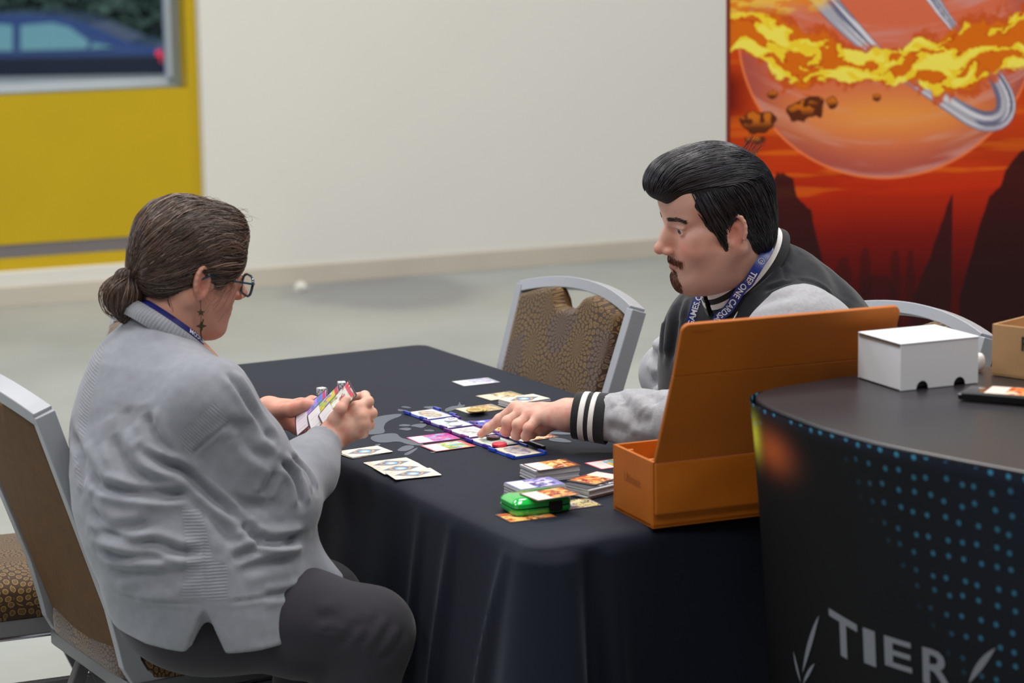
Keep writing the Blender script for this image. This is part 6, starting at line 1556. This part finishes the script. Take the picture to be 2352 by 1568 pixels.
# ---- ribbed collar with two white stripes
Cc_ = at3(1700, 610, 4.555); e1 = np.array([-.060, -.030, -.068]); e2 = ml_ * .070; upn = np.cross(e1, e2); upn /= np.linalg.norm(upn); upn *= np.sign(upn[2])
def band(r0, h0, r1, h1, th, name, m, par=None, t0=0.12, t1=2 * PI - .12):
    vs = []; fs = []; n = 80
    for t in np.linspace(t0, t1, n):
        o_ = e1 * math.cos(t) + e2 * math.sin(t); oo = o_ / np.linalg.norm(o_); p0 = Cc_ + o_ + oo * r0 + upn * h0; p1 = Cc_ + o_ + oo * r1 + upn * h1
        vs += [p0, p1, p1 - oo * th, p0 - oo * th]
    for i in range(n - 1):
        for k in range(4): fs.append((4 * i + k, 4 * i + (k + 1) % 4, 4 * i + 4 + (k + 1) % 4, 4 * i + 4 + k))
    return pyd(name, vs, fs, m, par, False)
colr = band(.016, -.022, -.010, .032, .004, 'collar', MATS['black_rib_knit'])
def lerp_band(a, b_, nm): return band(.016 + (-.026) * a + .0012, -.022 + .054 * a, .016 + (-.026) * b_ + .0012, -.022 + .054 * b_, .002, nm, MATS['white_rib_knit'], colr)
lerp_band(.30, .46, 'white_stripe'); lerp_band(.66, .84, 'white_stripe'); adopt(colr, man)
# ---- lanyard
cvv = np.array([tuple(p.co) for p in colr.data.vertices]); cvf = np.array([tuple(p.vertices) for p in colr.data.polygons])
JB2 = BVHTree.FromPolygons([tuple(p) for p in np.concatenate([jv, tv_, cvv, xfn(MM, gv)])], [tuple(map(int, f_)) for f_ in np.concatenate([jq, tq + len(jv), cvf + len(jv) + len(tv_), gq + len(jv) + len(tv_) + len(cvv)])])
M_blue2 = mat('blue_lanyard_fabric', (24, 46, 128), .4, spec=.5)
def surf_path(pxs, n, lift, bvh_):
    P = []; Nn_ = []
    for x, y in smooth_poly(pxs, n):
        p, nn_ = hit(bvh_, x, y)
        if p is None: continue
        P.append(p); Nn_.append(nn_)
    P = np.array(P); Nn_ = np.array(Nn_)
    for _ in range(6):
        P[1:-1] = (P[:-2] + 2 * P[1:-1] + P[2:]) / 4; Nn_[1:-1] = (Nn_[:-2] + 2 * Nn_[1:-1] + Nn_[2:]) / 4
    Nn_ /= np.linalg.norm(Nn_, axis=1)[:, None]; return P + Nn_ * lift, Nn_
camdir = lambda P: (CAM - P) / np.linalg.norm(CAM - P, axis=1)[:, None]
P1, N1 = surf_path([(1768, 550), (1757, 574), (1740, 604), (1716, 642), (1692, 682), (1668, 716), (1648, 742), (1622, 790)], 60, .007, JB2)
P1 = resamp(P1 + camdir(P1) * .016 * sst(0, .3, np.linspace(0, 1, len(P1)))[:, None], 60)
for _ in range(5): P1[1:-1] = (P1[:-2] + 2 * P1[1:-1] + P1[2:]) / 4
N1 = camdir(P1) * .75 + np.array([.2, -.3, .35]); N1 /= np.linalg.norm(N1, axis=1)[:, None]
lan = empty('lanyard', (0, 0, 0)); lan.parent = man; lan.matrix_parent_inverse = Matrix.Translation(-man.location)
o, fr = ribbon_mesh(P1, N1, .0185, .001, 'near_strap', M_blue2, lan)
ribbon_text(fr, 'TIER ONE CARDSANDGAMES', .0165, .098, 'strap_print', M_wht, o, 1, .0008, .92)
mb = MB()
i_ = 15; c_ = P1[i_] + N1[i_] * .0009; S_ = fr[2][i_]; T_ = np.cross(N1[i_], S_)
mb.tube([c_ + S_ * .0058 * math.cos(a) + T_ * .0058 * math.sin(a) for a in np.linspace(0, 2 * PI, 21)[:-1]], .0004, 4, closed=True)
tv, tf = text_mesh('T1', .0075); mb.add([c_ + T_ * (x - .0035) - S_ * (y - .0026) for x, y, z in tv], tf); mb.obj('strap_emblem', M_wht, o)
P2, N2_ = surf_path([(1614, 668), (1609, 684), (1601, 706), (1592, 735), (1580, 780)], 30, .004, JB)
N2_ = camdir(P2) * .8 + N2_ * .3; N2_ /= np.linalg.norm(N2_, axis=1)[:, None]
o, fr = ribbon_mesh(P2, N2_, .0185, .001, 'far_strap', M_blue2, lan)
tl = np.linalg.norm(np.diff(P2, axis=0), axis=1).sum(); ribbon_text(fr, 'DGAMES.COM', .0165, min(tl, .085), 'strap_print', M_wht, o, -1, .0008, .92)
# small white embroidered mark on the chest
p, nn_ = hit(JB2, 1690, 727)
if p is not None:
    P3 = np.array([p + nn_ * .002 + UPz * .010 + np.array([.005, 0, 0]), p + nn_ * .002, p + nn_ * .002 - UPz * .008 - np.array([.005, 0, 0])]); MB().tube(P3, [.0004, .0016, .0005], 5).obj('chest_mark', M_wht, lan)
# ---- trousers and shoes
P_ = np.array([mhL, mhR, mkL, mkR, maL, maR]); lo = P_.min(0) - .2; hi = P_.max(0) + .2; lo[2] = .03; s = Sdf(lo, hi, .008)
s.ell(pelM + UPz * .60, (.19, .20, .13), .05, M=np.array([mf, np.array([-mf[1], mf[0], 0]), UPz]).T)
for h_, k_, a_ in ((mhL, mkL, maL), (mhR, mkR, maR)): s.chain([h_, (h_ + k_) / 2, k_, a_], [.105, .092, .078, .062], .035)
v, q = s.mesh(1); adopt(fast_mesh('trousers', v, q, mat('black_trousers', (30, 30, 34), .85)), man)
for a_ in (maL, maR):
    s = Sdf(a_ - np.array([.30, .24, .11]), a_ + np.array([.20, .2, .08]), .006); s.chain([a_ - mf * .02 - UPz * .02, a_ - mf * .035 - UPz * .060, a_ + mf * .09 - UPz * .060, a_ + mf * .17 - UPz * .068], [.044, .036, .038, .028], .02); s.half((0, 0, .004), (0, 0, -1), .006)
    v, q = s.mesh(1); adopt(fast_mesh('shoe', v, q, MATS['dark_shoe']), man)
# ---- hair
s = Sdf((-.10, -.14, -.12), (.10, .14, .165), .0022)
s.ell((0, -.010, .034), (.0855, .1065, .0895), .02)
s.ell((0, .020, .100), (.060, .078, .036), .025); s.ell((0, .072, .090), (.050, .042, .032), .02); s.ell((0, .092, .078), (.040, .024, .022), .02)
s.ell((0, -.062, -.030), (.062, .048, .060), .03)
s.ell((0, .127, -.024), (.080, .066, .084), .008, 'd')
for q in (-1, 1):
    s.ell((q * .076, .085, -.005), (.030, .050, .055), .010, 'd'); s.ell((q * .092, -.012, -.020), (.026, .020, .034), .006, 'd'); s.ell((q * .07, .045, -.090), (.05, .055, .06), .008, 'd')
    s.cone((q * .0705, .018, .010), (q * .0675, .010, -.044), .010, .004, .008)
    s.cone((q * .090, .055, .072), (q * .0735, -.075, .078), .005, .003, .004, 'd')
s.half((0, -.06, -.088), (0, .35, -1), .01)
mv, mq = s.mesh(1); mN, _ = quad_normals(mv, mq)
mhair = adopt(fast_mesh('hair', xfn(MM, mv), mq, mat('black_hair_base', (14, 13, 14), .5, spec=.4)), man); mkb = bvh_of(mv, mq)
def fieldm(p, t, ph):
    x, y, z = p
    if z > .072 - .0 * y:
        up = .9 * sst(.06, .11, y) ; return np.array([.25 * np.sign(x) * (abs(x) > .05) + .12 * math.sin(ph), -1.0 - 0 * t, up + .1])
    return np.array([0, -.42 + .10 * math.sin(ph) - (.5 if y < -.04 else 0) * 0, -1.0])
def colm(rnd, i): return lin(np.array([36, 35, 40]) * rnd.uniform(.35, 2.0))
sd = region_seeds(mv, mq, 5200, lambda c: np.where((c[:, 2] > -.085) & ~((c[:, 1] > .03) & (c[:, 2] < .068) & (np.abs(c[:, 0]) < .064)), 1.0, 0) * (1 + 1.5 * (c[:, 2] > .06)), 14)
strands('hair_strands', sd, fieldm, mkb, 12, .0064, .00085, .0014, M_hair, None, colm, 15, .4, .10, MM, lambda p: p.y > .02 and p.z < .070 and abs(p.x) < .060).parent = mhair
mb = MB(); rnd = np.random.RandomState(3)
def lockm(mb, pts, r): P_ = smooth_poly(pts, 12); mb.tube(xfn(MM, P_), [r * (1 - .6 * i / 11) for i in range(12)], 4)
for k in range(36):   # cowlick at the crown
    x = rnd.uniform(-.04, .03); lockm(mb, [(x, -.070, .098), (x + rnd.uniform(-.004, .004), -.086, .112), (x + rnd.uniform(-.01, .01), -.094 - rnd.uniform(0, .012), .124 + rnd.uniform(-.006, .010))], .0004)
adopt(mb.obj('loose_locks', MATS['black_hair_base'], None, True), man)['kind'] = 'stuff'
# brows, moustache and goatee as short hairs laid on the face
gB = bvh_of(gv, gq); gN, _ = quad_normals(gv, gq)
cen = gv[gq].mean(1)
def seeds_where(fn, n, seed):
    w_ = fn(cen).astype(float); idx = np.random.RandomState(seed).choice(len(cen), n, p=w_ / w_.sum()); return cen[idx]
brow_fn = lambda c: (np.abs(c[:, 2] - (.0205 + .10 * np.clip(np.abs(c[:, 0]) - .014, 0, .022) - .35 * np.clip(np.abs(c[:, 0]) - .038, 0, 1))) < .0036) & (np.abs(c[:, 0]) > .011) & (np.abs(c[:, 0]) < .053) & (c[:, 1] > .045)
strands('eyebrows', seeds_where(brow_fn, 520, 3), lambda p, t, ph: np.array([np.sign(p[0]) * 1.0, -.2, .25]), gB, 4, .0022, .00035, .0006, M_hair, None, lambda r_, i: lin((36, 27, 24)), 7, .3, 0, MM).parent = mbody; mbody.children[-1]['kind'] = 'stuff'
go_fn = lambda c: (c[:, 1] > .045) & ((np.hypot(c[:, 0] / .024, (c[:, 2] + .100) / .020) < 1) | ((np.abs(c[:, 2] + .0545 + .22 * np.abs(c[:, 0])) < .0060) & (np.abs(c[:, 0]) < .033)) | (np.hypot(c[:, 0] / .0055, (c[:, 2] + .083) / .008) < 1))
strands('goatee', seeds_where(go_fn, 1100, 4), lambda p, t, ph: np.array([np.sign(p[0]) * .35 + .2 * math.sin(ph), .25, -1]), gB, 4, .0024, .00035, .0008, M_hair, None, lambda r_, i: lin(np.array([108, 62, 38]) * r_.uniform(.6, 1.25)), 8, .3, 0, MM).parent = mbody
